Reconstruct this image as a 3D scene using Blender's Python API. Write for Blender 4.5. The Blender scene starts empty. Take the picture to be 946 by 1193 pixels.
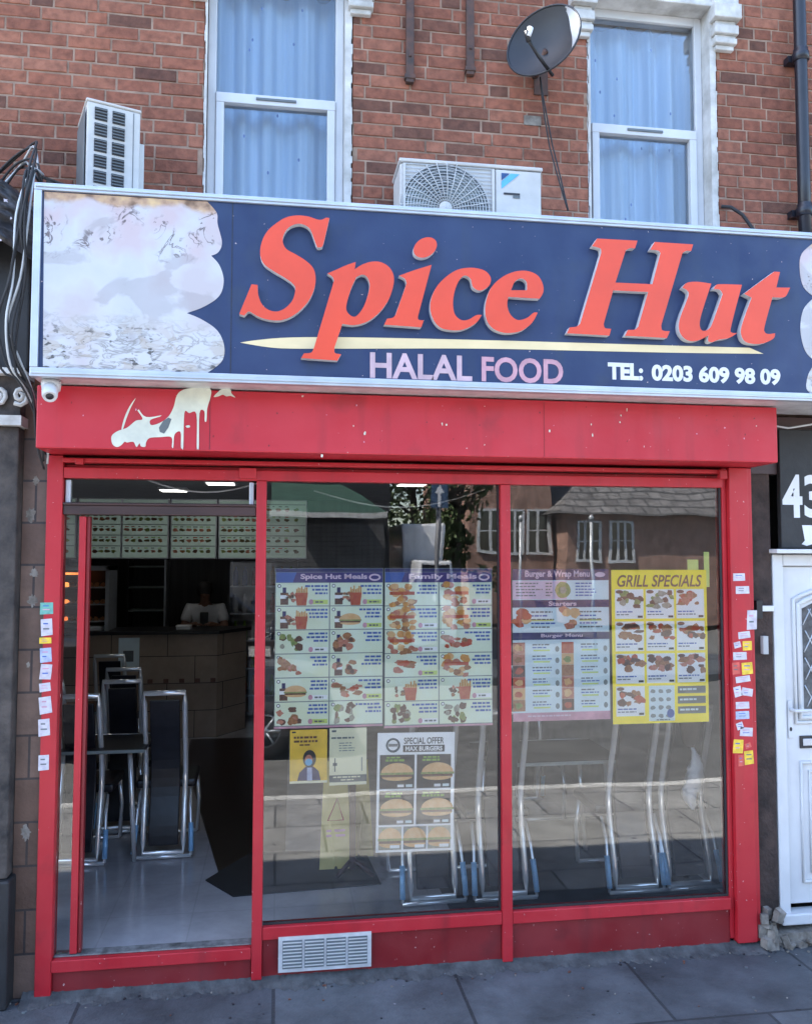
import bpy, math, random
from mathutils import Vector, Matrix
random.seed(7)
S = bpy.context.scene
COL = S.collection
R_ = math.radians

# ------------------------------------------------------------------ camera
CAM = Vector((0, -4.4, 2.13)); FPX = 980.0
YAW, PITCH, ROLL = R_(8.65), R_(3.22), R_(0.07)
fw = Vector((math.sin(YAW)*math.cos(PITCH), math.cos(YAW)*math.cos(PITCH), math.sin(PITCH)))
rt0 = Vector((math.cos(YAW), -math.sin(YAW), 0)); up0 = rt0.cross(fw)
rt = math.cos(ROLL)*rt0 + math.sin(ROLL)*up0
up = -math.sin(ROLL)*rt0 + math.cos(ROLL)*up0
cd = bpy.data.cameras.new('camera'); cam = bpy.data.objects.new('camera', cd); COL.objects.link(cam)
cd.sensor_fit = 'HORIZONTAL'; cd.sensor_width = 36; cd.lens = FPX/946*36; cd.clip_start = .05; cd.clip_end = 500
m3 = Matrix((rt, up, -fw)).transposed()
cam.matrix_world = Matrix.Translation(CAM) @ m3.to_4x4()
S.camera = cam

def at(px, py, Y=0.0):
    """survey helper: a point measured in the photo, laid onto the real vertical plane at depth Y -> (x, z)"""
    d = (px-473)/FPX*rt - (py-596.5)/FPX*up + fw
    p = CAM + (Y-CAM.y)/d.y*d
    return (p.x, p.z)

# ------------------------------------------------------------------ light
SUN_DIR = Vector((-0.90, 0.40, 1.42)).normalized()     # towards the sun, behind the building
w = bpy.data.worlds.new('World'); S.world = w; w.use_nodes = True
wn = w.node_tree.nodes; wl = w.node_tree.links
sky = wn.new('ShaderNodeTexSky'); sky.sky_type = 'NISHITA'; sky.sun_disc = False
sky.sun_elevation = math.asin(SUN_DIR.z); sky.sun_rotation = math.atan2(SUN_DIR.x, SUN_DIR.y)
sky.air_density = 1.0; sky.dust_density = 1.2; sky.ozone_density = 1.0
wl.new(sky.outputs[0], wn['Background'].inputs[0]); wn['Background'].inputs[1].default_value = 0.15
sl = bpy.data.lights.new('sun', 'SUN'); sl.energy = 5.0; sl.angle = R_(.5); sl.color = (1, .955, .89)
so = bpy.data.objects.new('sun', sl); COL.objects.link(so)
so.rotation_euler = SUN_DIR.to_track_quat('Z', 'Y').to_euler()
S.view_settings.view_transform = 'Standard'; S.view_settings.look = 'None'
S.view_settings.gamma = 1; S.view_settings.use_curve_mapping = False
S.view_settings.exposure = 2.6
S.render.engine = 'CYCLES'
S.cycles.max_bounces = 10; S.cycles.transparent_max_bounces = 16
S.cycles.use_denoising = True

# ------------------------------------------------------------------ materials
MATS = {}
FACADE = {'white_upvc':.80,'brushed_aluminium':.8,'weathered_white_casing':.85,'chalky_white_paint':.8,'red_orange_letter_face':.84,'silver_letter_edge':.8,'cream_print':.85,'faded_pink_white_vinyl':.8,'faded_pink_vinyl':.8,'white_vinyl':.85,'dried_cream_paint':.82,'white_sticker':.85,'pale_blue_net_curtain':.84,'broken_concrete':.7,'pale_grey_and_dish_sunlight':.85}   # darkens facade colours to balance the raised exposure
def mat(name, col, rough=.6, metal=0, var=.12, scale=6, bump=0, bscale=40, col2=None, spec=.5, stretch=(1,1,1), emit=0, coat=0):
    if name in MATS: return MATS[name]
    q_ = FACADE.get(name, 1); col = tuple(c*q_ for c in col); col2 = tuple(c*q_ for c in col2) if col2 else None
    m = bpy.data.materials.new(name); m.use_nodes = True; nt = m.node_tree; b = nt.nodes['Principled BSDF']
    b.inputs['Roughness'].default_value = rough; b.inputs['Metallic'].default_value = metal
    b.inputs['Specular IOR Level'].default_value = spec
    if coat: b.inputs['Coat Weight'].default_value = coat; b.inputs['Coat Roughness'].default_value = .08
    tc = nt.nodes.new('ShaderNodeTexCoord'); mp = nt.nodes.new('ShaderNodeMapping'); nt.links.new(tc.outputs['Object'], mp.inputs[0])
    mp.inputs['Scale'].default_value = stretch
    n = nt.nodes.new('ShaderNodeTexNoise'); n.inputs['Scale'].default_value = scale; n.inputs['Detail'].default_value = 6; n.inputs['Roughness'].default_value = .6
    nt.links.new(mp.outputs[0], n.inputs[0])
    r = nt.nodes.new('ShaderNodeValToRGB'); nt.links.new(n.outputs[0], r.inputs[0])
    c2 = col2 if col2 else tuple(c*(1-var*1.6) for c in col)
    r.color_ramp.elements[0].position = .32; r.color_ramp.elements[1].position = .68
    r.color_ramp.elements[0].color = (*c2, 1); r.color_ramp.elements[1].color = (*[min(1, c*(1+var*.5)) for c in col], 1)
    nt.links.new(r.outputs[0], b.inputs['Base Color'])
    if emit: nt.links.new(r.outputs[0], b.inputs['Emission Color']); b.inputs['Emission Strength'].default_value = emit
    if bump:
        n2 = nt.nodes.new('ShaderNodeTexNoise'); n2.inputs['Scale'].default_value = bscale; n2.inputs['Detail'].default_value = 5
        nt.links.new(mp.outputs[0], n2.inputs[0])
        bp = nt.nodes.new('ShaderNodeBump'); bp.inputs['Strength'].default_value = bump; bp.inputs['Distance'].default_value = .01
        nt.links.new(n2.outputs[0], bp.inputs['Height']); nt.links.new(bp.outputs[0], b.inputs['Normal'])
    MATS[name] = m; return m

def worn_paint(name, col, dirt, rough=.42):
    """painted metal: faded patches, streaks of dirt running down, small chips"""
    m = bpy.data.materials.new(name); m.use_nodes = True; nt = m.node_tree; N = nt.nodes.new; L = nt.links.new
    b = nt.nodes['Principled BSDF']; tc = N('ShaderNodeTexCoord')
    def noise(scale, st=(1,1,1), det=6):
        mp = N('ShaderNodeMapping'); mp.inputs['Scale'].default_value = st; L(tc.outputs['Object'], mp.inputs[0])
        n = N('ShaderNodeTexNoise'); n.inputs['Scale'].default_value = scale; n.inputs['Detail'].default_value = det; L(mp.outputs[0], n.inputs[0]); return n
    def ramp(src, p0, p1, c0=(0,0,0,1), c1=(1,1,1,1)):
        r = N('ShaderNodeValToRGB'); r.color_ramp.elements[0].position = p0; r.color_ramp.elements[1].position = p1
        r.color_ramp.elements[0].color = c0; r.color_ramp.elements[1].color = c1; L(src.outputs[0], r.inputs[0]); return r
    def mix(f, a, c, amt=1.0):
        x = N('ShaderNodeMix'); x.data_type = 'RGBA'
        if amt != 1.0:
            mm = N('ShaderNodeMath'); mm.operation = 'MULTIPLY'; mm.inputs[1].default_value = amt; L(f, mm.inputs[0]); f = mm.outputs[0]
        L(f, x.inputs[0])
        if hasattr(a, 'links'): L(a, x.inputs[6])
        else: x.inputs[6].default_value = (*a, 1)
        x.inputs[7].default_value = (*c, 1); return x.outputs[2]
    o = mix(ramp(noise(2.2), .35, .7).outputs[0], col, tuple(min(1, c*1.12+.012) for c in col))
    o = mix(ramp(noise(9, (1,1,.12)), .55, .8).outputs[0], o, dirt, .55)
    o = mix(ramp(noise(4, (1,1,1), 9), .60, .72).outputs[0], o, dirt, .45)
    o = mix(ramp(noise(60, (1,1,1), 2), .735, .75).outputs[0], o, (.55,.42,.4), .8)
    L(o, b.inputs['Base Color'])
    rr = ramp(noise(7), .3, .7, (rough-.08,)*3+(1,), (rough+.2,)*3+(1,)); L(rr.outputs[0], b.inputs['Roughness'])
    n2 = noise(18); bp = N('ShaderNodeBump'); bp.inputs['Strength'].default_value = .12; bp.inputs['Distance'].default_value = .01
    L(n2.outputs[0], bp.inputs['Height']); L(bp.outputs[0], b.inputs['Normal'])
    MATS[name] = m; return m

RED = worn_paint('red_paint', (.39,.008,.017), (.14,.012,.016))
REDBOX = worn_paint('red_shutter_paint', (.42,.010,.022), (.20,.015,.02))
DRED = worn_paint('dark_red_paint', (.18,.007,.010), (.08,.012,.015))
BLUE = worn_paint('navy_sign_face', (.005,.021,.080), (.02,.035,.07), .42)
M = dict(
 alu = mat('brushed_aluminium', (.62,.66,.72), .38, .55, var=.1, scale=5),
 white = mat('white_upvc', (.72,.74,.76), .32, var=.08, scale=3),
 acwhite = mat('weathered_white_casing', (.60,.60,.585), .5, col2=(.47,.47,.45), scale=4),
 dirty_white = mat('chalky_white_paint', (.72,.72,.70), .7, col2=(.42,.41,.38), scale=7, bump=.3),
 mortar = mat('mortar', (.33,.225,.165), .95, var=.3, scale=8, bump=.5),
 black = mat('black_plastic', (.012,.012,.014), .45, var=.2),
 rubber = mat('black_rubber', (.02,.02,.022), .7),
 iron = mat('rusty_black_iron', (.035,.025,.022), .7, col2=(.10,.045,.03), scale=14),
 pipe = mat('black_pipe_paint', (.012,.013,.02), .35, var=.3),
 chrome = mat('chrome', (.95,.95,.95), .16, .55, var=.03),
 chromeblue = mat('blue_protective_film', (.33,.62,.96), .3, .1, var=.2, scale=10),
 leather = mat('black_leatherette', (.012,.012,.018), .38, var=.3, scale=12, bump=.15, bscale=12),
 dark_wood = mat('dark_frame_brown', (.055,.025,.022), .5, var=.3, scale=10, stretch=(.2,1,1)),
 greyw = mat('pale_grey_plaster', (.42,.42,.42), .9, var=.1, scale=2, bump=.1),
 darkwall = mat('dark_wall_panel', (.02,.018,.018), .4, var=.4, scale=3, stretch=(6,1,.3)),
 ceil = mat('grey_ceiling', (.14,.15,.155), .9, var=.1),
 light = mat('lit_ceiling_panel', (1,.97,.9), .5, emit=.8, var=.01),
 orange = mat('red_orange_letter_face', (.80,.072,.024), .35, var=.07, scale=3),
 silver = mat('silver_letter_edge', (.74,.74,.76), .45, .1, var=.1),
 cream = mat('cream_print', (.88,.72,.42), .5, var=.12, scale=4, stretch=(.4,1,1)),
 pinktxt = mat('faded_pink_white_vinyl', (.66,.47,.53), .5, var=.15, scale=9),
 whitetxt = mat('white_vinyl', (.76,.77,.80), .5, var=.06),
 picwhite = None,
 splash = mat('dried_cream_paint', (.78,.80,.66), .55, col2=(.62,.64,.55), scale=9, bump=.2),
 yellow = mat('yellow_print', (.98,.80,.015), .5, var=.05),
 amber = mat('amber_print', (.82,.55,.06), .5, var=.15, scale=8),
 paper = mat('white_paper', (.86,.88,.90), .6, var=.05),
 mint = mat('pale_green_print', (.70,.80,.70), .5, col2=(.70,.76,.54), var=.1, scale=5),
 creamp = mat('pale_cream_paper', (.78,.76,.55), .6, var=.06),
 navy = mat('navy_print', (.022,.022,.13), .5, var=.2, scale=8),
 purple = mat('purple_print', (.05,.02,.14), .5, col2=(.03,.03,.20), scale=6),
 inkblue = mat('blue_ink', (.05,.12,.42), .5), ink = mat('black_ink', (.02,.02,.025), .5),
 greyink = mat('grey_ink', (.12,.14,.15), .5), linegrey = mat('grey_rule', (.22,.26,.26), .5),
 pinkink = mat('pink_ink', (.62,.32,.42), .5, var=.2, scale=10), palepink = mat('pale_pink_print', (.70,.55,.68), .5, var=.1),
 greenink = mat('green_ink', (.22,.42,.05), .5), lime = mat('lime_highlight', (.60,.74,.20), .5),
 skyprint = mat('pale_blue_print', (.66,.78,.82), .5, var=.06),
 fred = mat('food_red', (.40,.035,.02), .5, col2=(.5,.12,.04), scale=40), fgold = mat('food_gold', (.66,.36,.08), .5, col2=(.5,.2,.05), scale=60),
 fbrown = mat('food_brown', (.24,.09,.035), .5, col2=(.42,.2,.08), scale=70), fdark = mat('food_dark', (.06,.03,.025), .5, col2=(.18,.07,.04), scale=80),
 fgreen = mat('food_green', (.12,.22,.05), .5, col2=(.35,.35,.12), scale=60), fpink = mat('food_salmon', (.52,.24,.16), .5, col2=(.4,.12,.08), scale=60),
 fgrey = mat('food_grey', (.22,.22,.18), .5, col2=(.4,.38,.3), scale=60), bun = mat('bun', (.60,.34,.14), .5, col2=(.7,.48,.25), scale=30),
 stick_w = mat('white_sticker', (.66,.64,.68), .5, col2=(.5,.45,.52), scale=30), stick_y = mat('yellow_sticker', (.8,.55,.05), .5, var=.2, scale=30),
 stick_b = mat('pale_blue_sticker', (.42,.48,.68), .5, var=.2, scale=30), stick_g = mat('green_sticker', (.16,.42,.36), .5, var=.2, scale=30),
 stick_r = mat('red_sticker', (.6,.1,.08), .5, var=.2, scale=30),
 slate = mat('dark_slate_paint', (.017,.017,.019), .6, var=.3, scale=5, bump=.2),
 grime = mat('grimy_grey_render', (.075,.062,.055), .85, col2=(.020,.018,.018), scale=9, bump=.6),
 rubble = mat('broken_concrete', (.36,.33,.29), .95, col2=(.14,.12,.10), scale=16, bump=1, bscale=20),
 skin = mat('skin', (.20,.10,.065), .6), hair = mat('black_hair', (.01,.008,.008), .7), shirt = mat('white_shirt', (.60,.60,.62), .8),
 tarp = mat('torn_black_sheeting', (.02,.02,.022), .4, col2=(.07,.06,.06), scale=8, bump=.8, bscale=14),
 concrete = mat('concrete_kerb', (.52,.51,.48), .9, var=.2, scale=8, bump=.4),
 asphalt = mat('asphalt', (.13,.128,.122), .9, var=.2, scale=3, bump=.4, bscale=120),
 roof = mat('grey_roof_slates', (.17,.16,.155), .8, var=.3, scale=12, stretch=(.3,1,6), bump=.3),
 greenfab = mat('dark_green_awning', (.02,.06,.042), .8, var=.2), carpaint = mat('dark_grey_car_paint', (.02,.021,.025), .25, .3, coat=.8),
 vanpaint = mat('white_van_paint', (.75,.76,.78), .3, coat=.5), glassdark = mat('dark_window_glass', (.01,.012,.015), .06, spec=.9),
 bark = mat('bark', (.09,.065,.045), .95, var=.4, scale=20, bump=1), leaf = mat('leaves', (.11,.15,.055), .6, col2=(.05,.08,.025), scale=2),
 oppbrick = None, signblue = mat('blue_road_sign', (.06,.10,.17), .4), pole = mat('grey_pole_paint', (.16,.16,.17), .5),
 leadg = mat('leaded_glass', (.10,.11,.12), .15, var=.4, scale=20),
 curtain = None, steelgrey = mat('zinc_vent', (.70,.71,.72), .5, .5, var=.15, scale=10),
 dish = mat('charcoal_dish', (.014,.016,.022), .5, var=.25, scale=5), dishpale = mat('pale_grey_and_dish_sunlight', (.6,.62,.63), .4, .3),  # second one: pale grey parts, and the sunlight painted on the dish
 tilebrown = None, signyel = mat('wet_floor_yellow', (.60,.50,.17), .5, var=.1), red = mat('plain_red', (.5,.03,.03), .5),
 heat = mat('glowing_food_heater', (1,.33,.08), .5, emit=.35, col2=(.5,.08,.02), scale=9),
 boardlit = mat('lit_menu_face', (.30,.40,.34), .5, emit=.03, col2=(.42,.55,.50), scale=5),
 boarddark = mat('printed_food_dark', (.07,.07,.04), .5, col2=(.2,.14,.06), scale=30),
 bagw = mat('white_plastic_bag', (.62,.64,.68), .35, var=.15, scale=12, bump=.6, bscale=14), bagb = mat('dark_brown_cloth', (.05,.03,.025), .8),
 cyan = mat('cyan_logo', (.10,.42,.72), .4), navylogo = mat('dark_blue_logo', (.01,.06,.2), .4),
)

def brick_mat():
    m = bpy.data.materials.new('red_brick_units'); m.use_nodes = True; nt = m.node_tree; N = nt.nodes.new; L = nt.links.new
    b = nt.nodes['Principled BSDF']; b.inputs['Roughness'].default_value = .9
    g = N('ShaderNodeNewGeometry'); r = N('ShaderNodeValToRGB'); L(g.outputs['Random Per Island'], r.inputs[0])
    cr = r.color_ramp; cr.elements[0].position = 0; cr.elements[0].color = (.13,.056,.038,1); cr.elements[1].position = 1; cr.elements[1].color = (.30,.112,.066,1)
    for p, c in ((.08,(.165,.072,.047)),(.12,(.25,.093,.056)),(.4,(.30,.112,.068)),(.62,(.24,.09,.055)),(.85,(.335,.14,.088))):
        e = cr.elements.new(p); e.color = (*c, 1)
    tc = N('ShaderNodeTexCoord'); n = N('ShaderNodeTexNoise'); n.inputs['Scale'].default_value = 22; n.inputs['Detail'].default_value = 8; L(tc.outputs['Object'], n.inputs[0])
    mx = N('ShaderNodeMix'); mx.data_type = 'RGBA'; mx.blend_type = 'MULTIPLY'; mx.inputs[0].default_value = .75
    r2 = N('ShaderNodeValToRGB'); r2.color_ramp.elements[0].position = .3; r2.color_ramp.elements[0].color = (.5,.47,.46,1); r2.color_ramp.elements[1].position = .62; r2.color_ramp.elements[1].color = (1.1,1.08,1.05,1)
    L(n.outputs[0], r2.inputs[0]); L(r.outputs[0], mx.inputs[6]); L(r2.outputs[0], mx.inputs[7])
    # sooty / pale weather patches
    n3 = N('ShaderNodeTexNoise'); n3.inputs['Scale'].default_value = 1.3; n3.inputs['Detail'].default_value = 7; L(tc.outputs['Object'], n3.inputs[0])
    r3 = N('ShaderNodeValToRGB'); r3.color_ramp.elements[0].position = .38; r3.color_ramp.elements[0].color = (.72,.68,.68,1); r3.color_ramp.elements[1].position = .65; r3.color_ramp.elements[1].color = (1,1,1,1); L(n3.outputs[0], r3.inputs[0])
    m2 = N('ShaderNodeMix'); m2.data_type = 'RGBA'; m2.blend_type = 'MULTIPLY'; m2.inputs[0].default_value = 1; L(mx.outputs[2], m2.inputs[6]); L(r3.outputs[0], m2.inputs[7])
    L(m2.outputs[2], b.inputs['Base Color'])
    bp = N('ShaderNodeBump'); bp.inputs['Strength'].default_value = .7; bp.inputs['Distance'].default_value = .006
    n4 = N('ShaderNodeTexNoise'); n4.inputs['Scale'].default_value = 55; n4.inputs['Detail'].default_value = 6; L(tc.outputs['Object'], n4.inputs[0])
    L(n4.outputs[0], bp.inputs['Height']); L(bp.outputs[0], b.inputs['Normal'])
    return m
M['brick'] = brick_mat()

def grid_mat(name, c1, c2, cm, bw, rh, mortar, rough, offset=.5, rot=None, bump=.3, noise_amt=.5, gum=False, xy=False):
    m = bpy.data.materials.new(name); m.use_nodes = True; nt = m.node_tree; N = nt.nodes.new; L = nt.links.new
    b = nt.nodes['Principled BSDF']; b.inputs['Roughness'].default_value = rough
    tc = N('ShaderNodeTexCoord'); mp = N('ShaderNodeMapping'); L(tc.outputs['Object'], mp.inputs[0])
    if not xy: mp.inputs['Rotation'].default_value = (R_(-90), 0, 0)
    if rot: mp.inputs['Rotation'].default_value = rot
    bt = N('ShaderNodeTexBrick'); bt.offset = offset; bt.inputs['Scale'].default_value = 1
    bt.inputs['Brick Width'].default_value = bw; bt.inputs['Row Height'].default_value = rh; bt.inputs['Mortar Size'].default_value = mortar
    bt.inputs['Color1'].default_value = (*c1,1); bt.inputs['Color2'].default_value = (*c2,1); bt.inputs['Mortar'].default_value = (*cm,1)
    L(mp.outputs[0], bt.inputs[0])
    n = N('ShaderNodeTexNoise'); n.inputs['Scale'].default_value = 2.5; n.inputs['Detail'].default_value = 9; n.inputs['Roughness'].default_value = .65; L(tc.outputs['Object'], n.inputs[0])
    r = N('ShaderNodeValToRGB'); r.color_ramp.elements[0].position = .33; r.color_ramp.elements[1].position = .66
    lo = 1-noise_amt; r.color_ramp.elements[0].color = (lo,lo,lo,1); r.color_ramp.elements[1].color = (1.15,1.15,1.15,1); L(n.outputs[0], r.inputs[0])
    mx = N('ShaderNodeMix'); mx.data_type = 'RGBA'; mx.blend_type = 'MULTIPLY'; mx.inputs[0].default_value = 1; L(bt.outputs[0], mx.inputs[6]); L(r.outputs[0], mx.inputs[7])
    out = mx.outputs[2]
    if gum:
        for sc, th, cc in ((3.3, .085, (.012,.012,.014)), (7.5, .058, (.20,.20,.21)), (6.1,.075,(.016,.016,.018)), (11.,.07,(.03,.03,.032))):
            v = N('ShaderNodeTexVoronoi'); v.inputs['Scale'].default_value = sc; L(tc.outputs['Object'], v.inputs[0])
            nn = N('ShaderNodeTexNoise'); nn.inputs['Scale'].default_value = 30; L(tc.outputs['Object'], nn.inputs[0])
            ad = N('ShaderNodeMath'); ad.operation = 'MULTIPLY_ADD'; ad.inputs[1].default_value = .12; ad.inputs[2].default_value = -.03; L(nn.outputs[0], ad.inputs[0])
            sb = N('ShaderNodeMath'); sb.operation = 'ADD'; L(v.outputs['Distance'], sb.inputs[0]); L(ad.outputs[0], sb.inputs[1])
            lt = N('ShaderNodeMath'); lt.operation = 'LESS_THAN'; lt.inputs[1].default_value = th; L(sb.outputs[0], lt.inputs[0])
            x = N('ShaderNodeMix'); x.data_type = 'RGBA'; L(lt.outputs[0], x.inputs[0]); L(out, x.inputs[6]); x.inputs[7].default_value = (*cc,1); out = x.outputs[2]
    L(out, b.inputs['Base Color'])
    if bump:
        bp = N('ShaderNodeBump'); bp.inputs['Strength'].default_value = bump; bp.inputs['Distance'].default_value = .01
        n2 = N('ShaderNodeTexNoise'); n2.inputs['Scale'].default_value = 45; n2.inputs['Detail'].default_value = 7; L(tc.outputs['Object'], n2.inputs[0])
        su = N('ShaderNodeMath'); su.operation = 'SUBTRACT'; L(n2.outputs[0], su.inputs[0]); L(bt.outputs['Fac'], su.inputs[1])
        L(su.outputs[0], bp.inputs['Height']); L(bp.outputs[0], b.inputs['Normal'])
    return m
M['oppbrick'] = grid_mat('opposite_brick', (.42,.24,.18), (.36,.20,.15), (.25,.22,.2), .225, .075, .008, .9)
M['paving'] = grid_mat('paving_slabs', (.088,.096,.106), (.060,.067,.077), (.030,.033,.038), .92, .62, .009, .72, rot=(0,0,R_(0)), bump=.5, noise_amt=.62, gum=True, xy=True)
M['palepaving'] = grid_mat('sunlit_pale_slabs', (.27,.265,.25), (.23,.225,.215), (.09,.09,.09), .75, .6, .01, .85, bump=.3, noise_amt=.3, gum=True, xy=True)  # paler slabs: sunlight on the outer pavement put into the colour
M['tilebrown'] = grid_mat('counter_tiles', (.30,.23,.18), (.34,.265,.205), (.06,.05,.04), .60, .30, .004, .25, bump=0, noise_amt=.2)
M['shopfloor'] = grid_mat('grey_floor_tiles', (.42,.40,.41), (.41,.39,.40), (.37,.355,.36), .45, .45, .004, .16, offset=0, bump=.03, noise_amt=.2, xy=True)
M['stonetile'] = grid_mat('brown_wall_tiles', (.11,.06,.042), (.16,.10,.075), (.04,.03,.03), .3, .21, .006, .55, noise_amt=.55)
M['roof'] = grid_mat('slate_courses', (.19,.18,.175), (.15,.14,.138), (.05,.05,.05), .5, .28, .03, .8)
M['shutterm'] = grid_mat('grey_shutter_slats', (.10,.10,.105), (.09,.09,.095), (.02,.02,.02), 30, .09, .008, .6)

def pic_mat():
    """blanked-out food picture: white-washed vinyl with pink tint, dark flecks crowding at top and foot"""
    m = bpy.data.materials.new('peeling_food_picture'); m.use_nodes = True; nt = m.node_tree; N = nt.nodes.new; L = nt.links.new
    b = nt.nodes['Principled BSDF']; b.inputs['Roughness'].default_value = .5
    tc = N('ShaderNodeTexCoord'); sp = N('ShaderNodeSeparateXYZ'); L(tc.outputs['Object'], sp.inputs[0])
    def noise(s, st=(1,1,1), d=6, dist=0):
        mp = N('ShaderNodeMapping'); mp.inputs['Scale'].default_value = st; L(tc.outputs['Object'], mp.inputs[0])
        n = N('ShaderNodeTexNoise'); n.inputs['Scale'].default_value = s; n.inputs['Detail'].default_value = d; n.inputs['Distortion'].default_value = dist; L(mp.outputs[0], n.inputs[0]); return n.outputs[0]
    def ramp(src, stops):
        r = N('ShaderNodeValToRGB'); cr = r.color_ramp; cr.elements[0].position = stops[0][0]; cr.elements[0].color = (*stops[0][1],1)
        cr.elements[1].position = stops[-1][0]; cr.elements[1].color = (*stops[-1][1],1)
        for p, c in stops[1:-1]: e = cr.elements.new(p); e.color = (*c,1)
        L(src, r.inputs[0]); return r.outputs[0]
    def mul(a, c):
        x = N('ShaderNodeMath'); x.operation = 'MULTIPLY'; L(a, x.inputs[0])
        if hasattr(c, 'links'): L(c, x.inputs[1])
        else: x.inputs[1].default_value = c
        return x.outputs[0]
    def mix(f, a, c):
        x = N('ShaderNodeMix'); x.data_type = 'RGBA'; L(f, x.inputs[0]); L(a, x.inputs[6])
        if hasattr(c, 'links'): L(c, x.inputs[7])
        else: x.inputs[7].default_value = (*c,1)
        return x.outputs[2]
    base = ramp(noise(3.5), [(.30,(.30,.27,.27)),(.36,(.46,.47,.49)),(.5,(.50,.505,.53)),(.66,(.46,.42,.43))])
    wz = N('ShaderNodeMath'); wz.operation = 'MULTIPLY_ADD'; wz.inputs[1].default_value = .16; L(noise(5), wz.inputs[0]); L(sp.outputs[2], wz.inputs[2])
    mr = N('ShaderNodeMapRange'); mr.inputs['From Min'].default_value = .06; mr.inputs['From Max'].default_value = .98; L(wz.outputs[0], mr.inputs[0]); z = mr.outputs[0]
    top = ramp(z, [(0,(0,0,0)),(.62,(0,0,0)),(.70,(.9,.9,.9)),(1,(1,1,1))])
    foot = ramp(z, [(0,(1,1,1)),(.22,(1,1,1)),(.36,(0,0,0)),(1,(0,0,0))])
    base = mix(mul(top, ramp(noise(4.5, d=3), [(.45,(0,0,0)),(.6,(.8,.8,.8))])), base, (.48,.37,.38))
    # thin dark cracks and flecks
    cr1 = ramp(noise(7, d=8, dist=1.2), [(.0,(0,0,0)),(.482,(0,0,0)),(.496,(1,1,1)),(.505,(1,1,1)),(.52,(0,0,0)),(1,(0,0,0))])
    gate = ramp(noise(5, d=2), [(.5,(0,0,0)),(.58,(1,1,1))])
    base = mix(mul(mul(cr1, gate), top), base, (.10,.08,.08))
    fl = ramp(noise(34, d=3), [(.60,(0,0,0)),(.66,(1,1,1))])
    base = mix(mul(mul(fl, top), gate), base, (.12,.09,.09))
    # leaf-like grey sweeps near the foot
    lf = ramp(noise(9, (1,1,2.6), 5, 1.6), [(.0,(0,0,0)),(.50,(0,0,0)),(.56,(1,1,1)),(.62,(0,0,0)),(1,(0,0,0))])
    base = mix(mul(mul(lf, foot), .8), base, (.20,.19,.17))
    gb = ramp(noise(3.1, (1,1,1.4), 8, .8), [(.56,(0,0,0)),(.60,(.8,.8,.8))]); base = mix(mul(gb, .5), base, (.27,.24,.24))
    tan = ramp(noise(6, (1,1,2.2), 6, 1), [(.52,(0,0,0)),(.58,(1,1,1))]); base = mix(mul(mul(tan, foot), .55), base, (.40,.34,.27))
    fl2 = ramp(noise(26, (1,1,1.8), 4), [(.58,(0,0,0)),(.64,(1,1,1))])
    base = mix(mul(mul(fl2, foot), ramp(noise(4,d=2), [(.46,(0,0,0)),(.55,(1,1,1))])), base, (.09,.085,.08))
    # picture still showing in a ragged strip at the very top
    strip = ramp(z, [(0,(0,0,0)),(.905,(0,0,0)),(.93,(1,1,1)),(1,(1,1,1))])
    base = mix(strip, base, ramp(noise(12, (1,1,1)), [(.35,(.16,.09,.05)),(.5,(.42,.27,.17)),(.65,(.60,.42,.22))]))
    L(base, b.inputs['Base Color']); return m
M['picwhite'] = pic_mat()

def curtain_mat():
    m = mat('pale_blue_net_curtain', (.50,.67,.88), .8, col2=(.33,.52,.78), scale=4, stretch=(5,1,.15)); return m
M['curtain'] = curtain_mat()

def glass_mat(name, tint=(.985,.992,.99), wav=.004, boost=1.0, ior=1.52):
    m = bpy.data.materials.new(name); m.use_nodes = True; nt = m.node_tree; N = nt.nodes.new; L = nt.links.new
    nt.nodes.remove(nt.nodes['Principled BSDF']); out = nt.nodes['Material Output']
    tr = N('ShaderNodeBsdfTransparent'); tr.inputs[0].default_value = (*tint,1)
    gl = N('ShaderNodeBsdfGlossy'); gl.inputs['Roughness'].default_value = 0.0
    fr = N('ShaderNodeFresnel'); fr.inputs[0].default_value = ior
    mu = N('ShaderNodeMath'); mu.operation = 'MULTIPLY'; mu.inputs[1].default_value = boost; L(fr.outputs[0], mu.inputs[0])
    mx = N('ShaderNodeMixShader'); L(mu.outputs[0], mx.inputs[0]); L(tr.outputs[0], mx.inputs[1]); L(gl.outputs[0], mx.inputs[2]); L(mx.outputs[0], out.inputs[0])
    if wav:
        tc = N('ShaderNodeTexCoord'); n = N('ShaderNodeTexNoise'); n.inputs['Scale'].default_value = 2.2; n.inputs['Detail'].default_value = 1; L(tc.outputs['Object'], n.inputs[0])
        bp = N('ShaderNodeBump'); bp.inputs['Strength'].default_value = .25; bp.inputs['Distance'].default_value = wav; L(n.outputs[0], bp.inputs['Height'])
        L(bp.outputs[0], gl.inputs['Normal'])
    return m
M['glass'] = glass_mat('shop_glass', wav=.005, boost=1.5)
M['upglass'] = glass_mat('upstairs_glass', wav=.004, boost=1.2)

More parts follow.
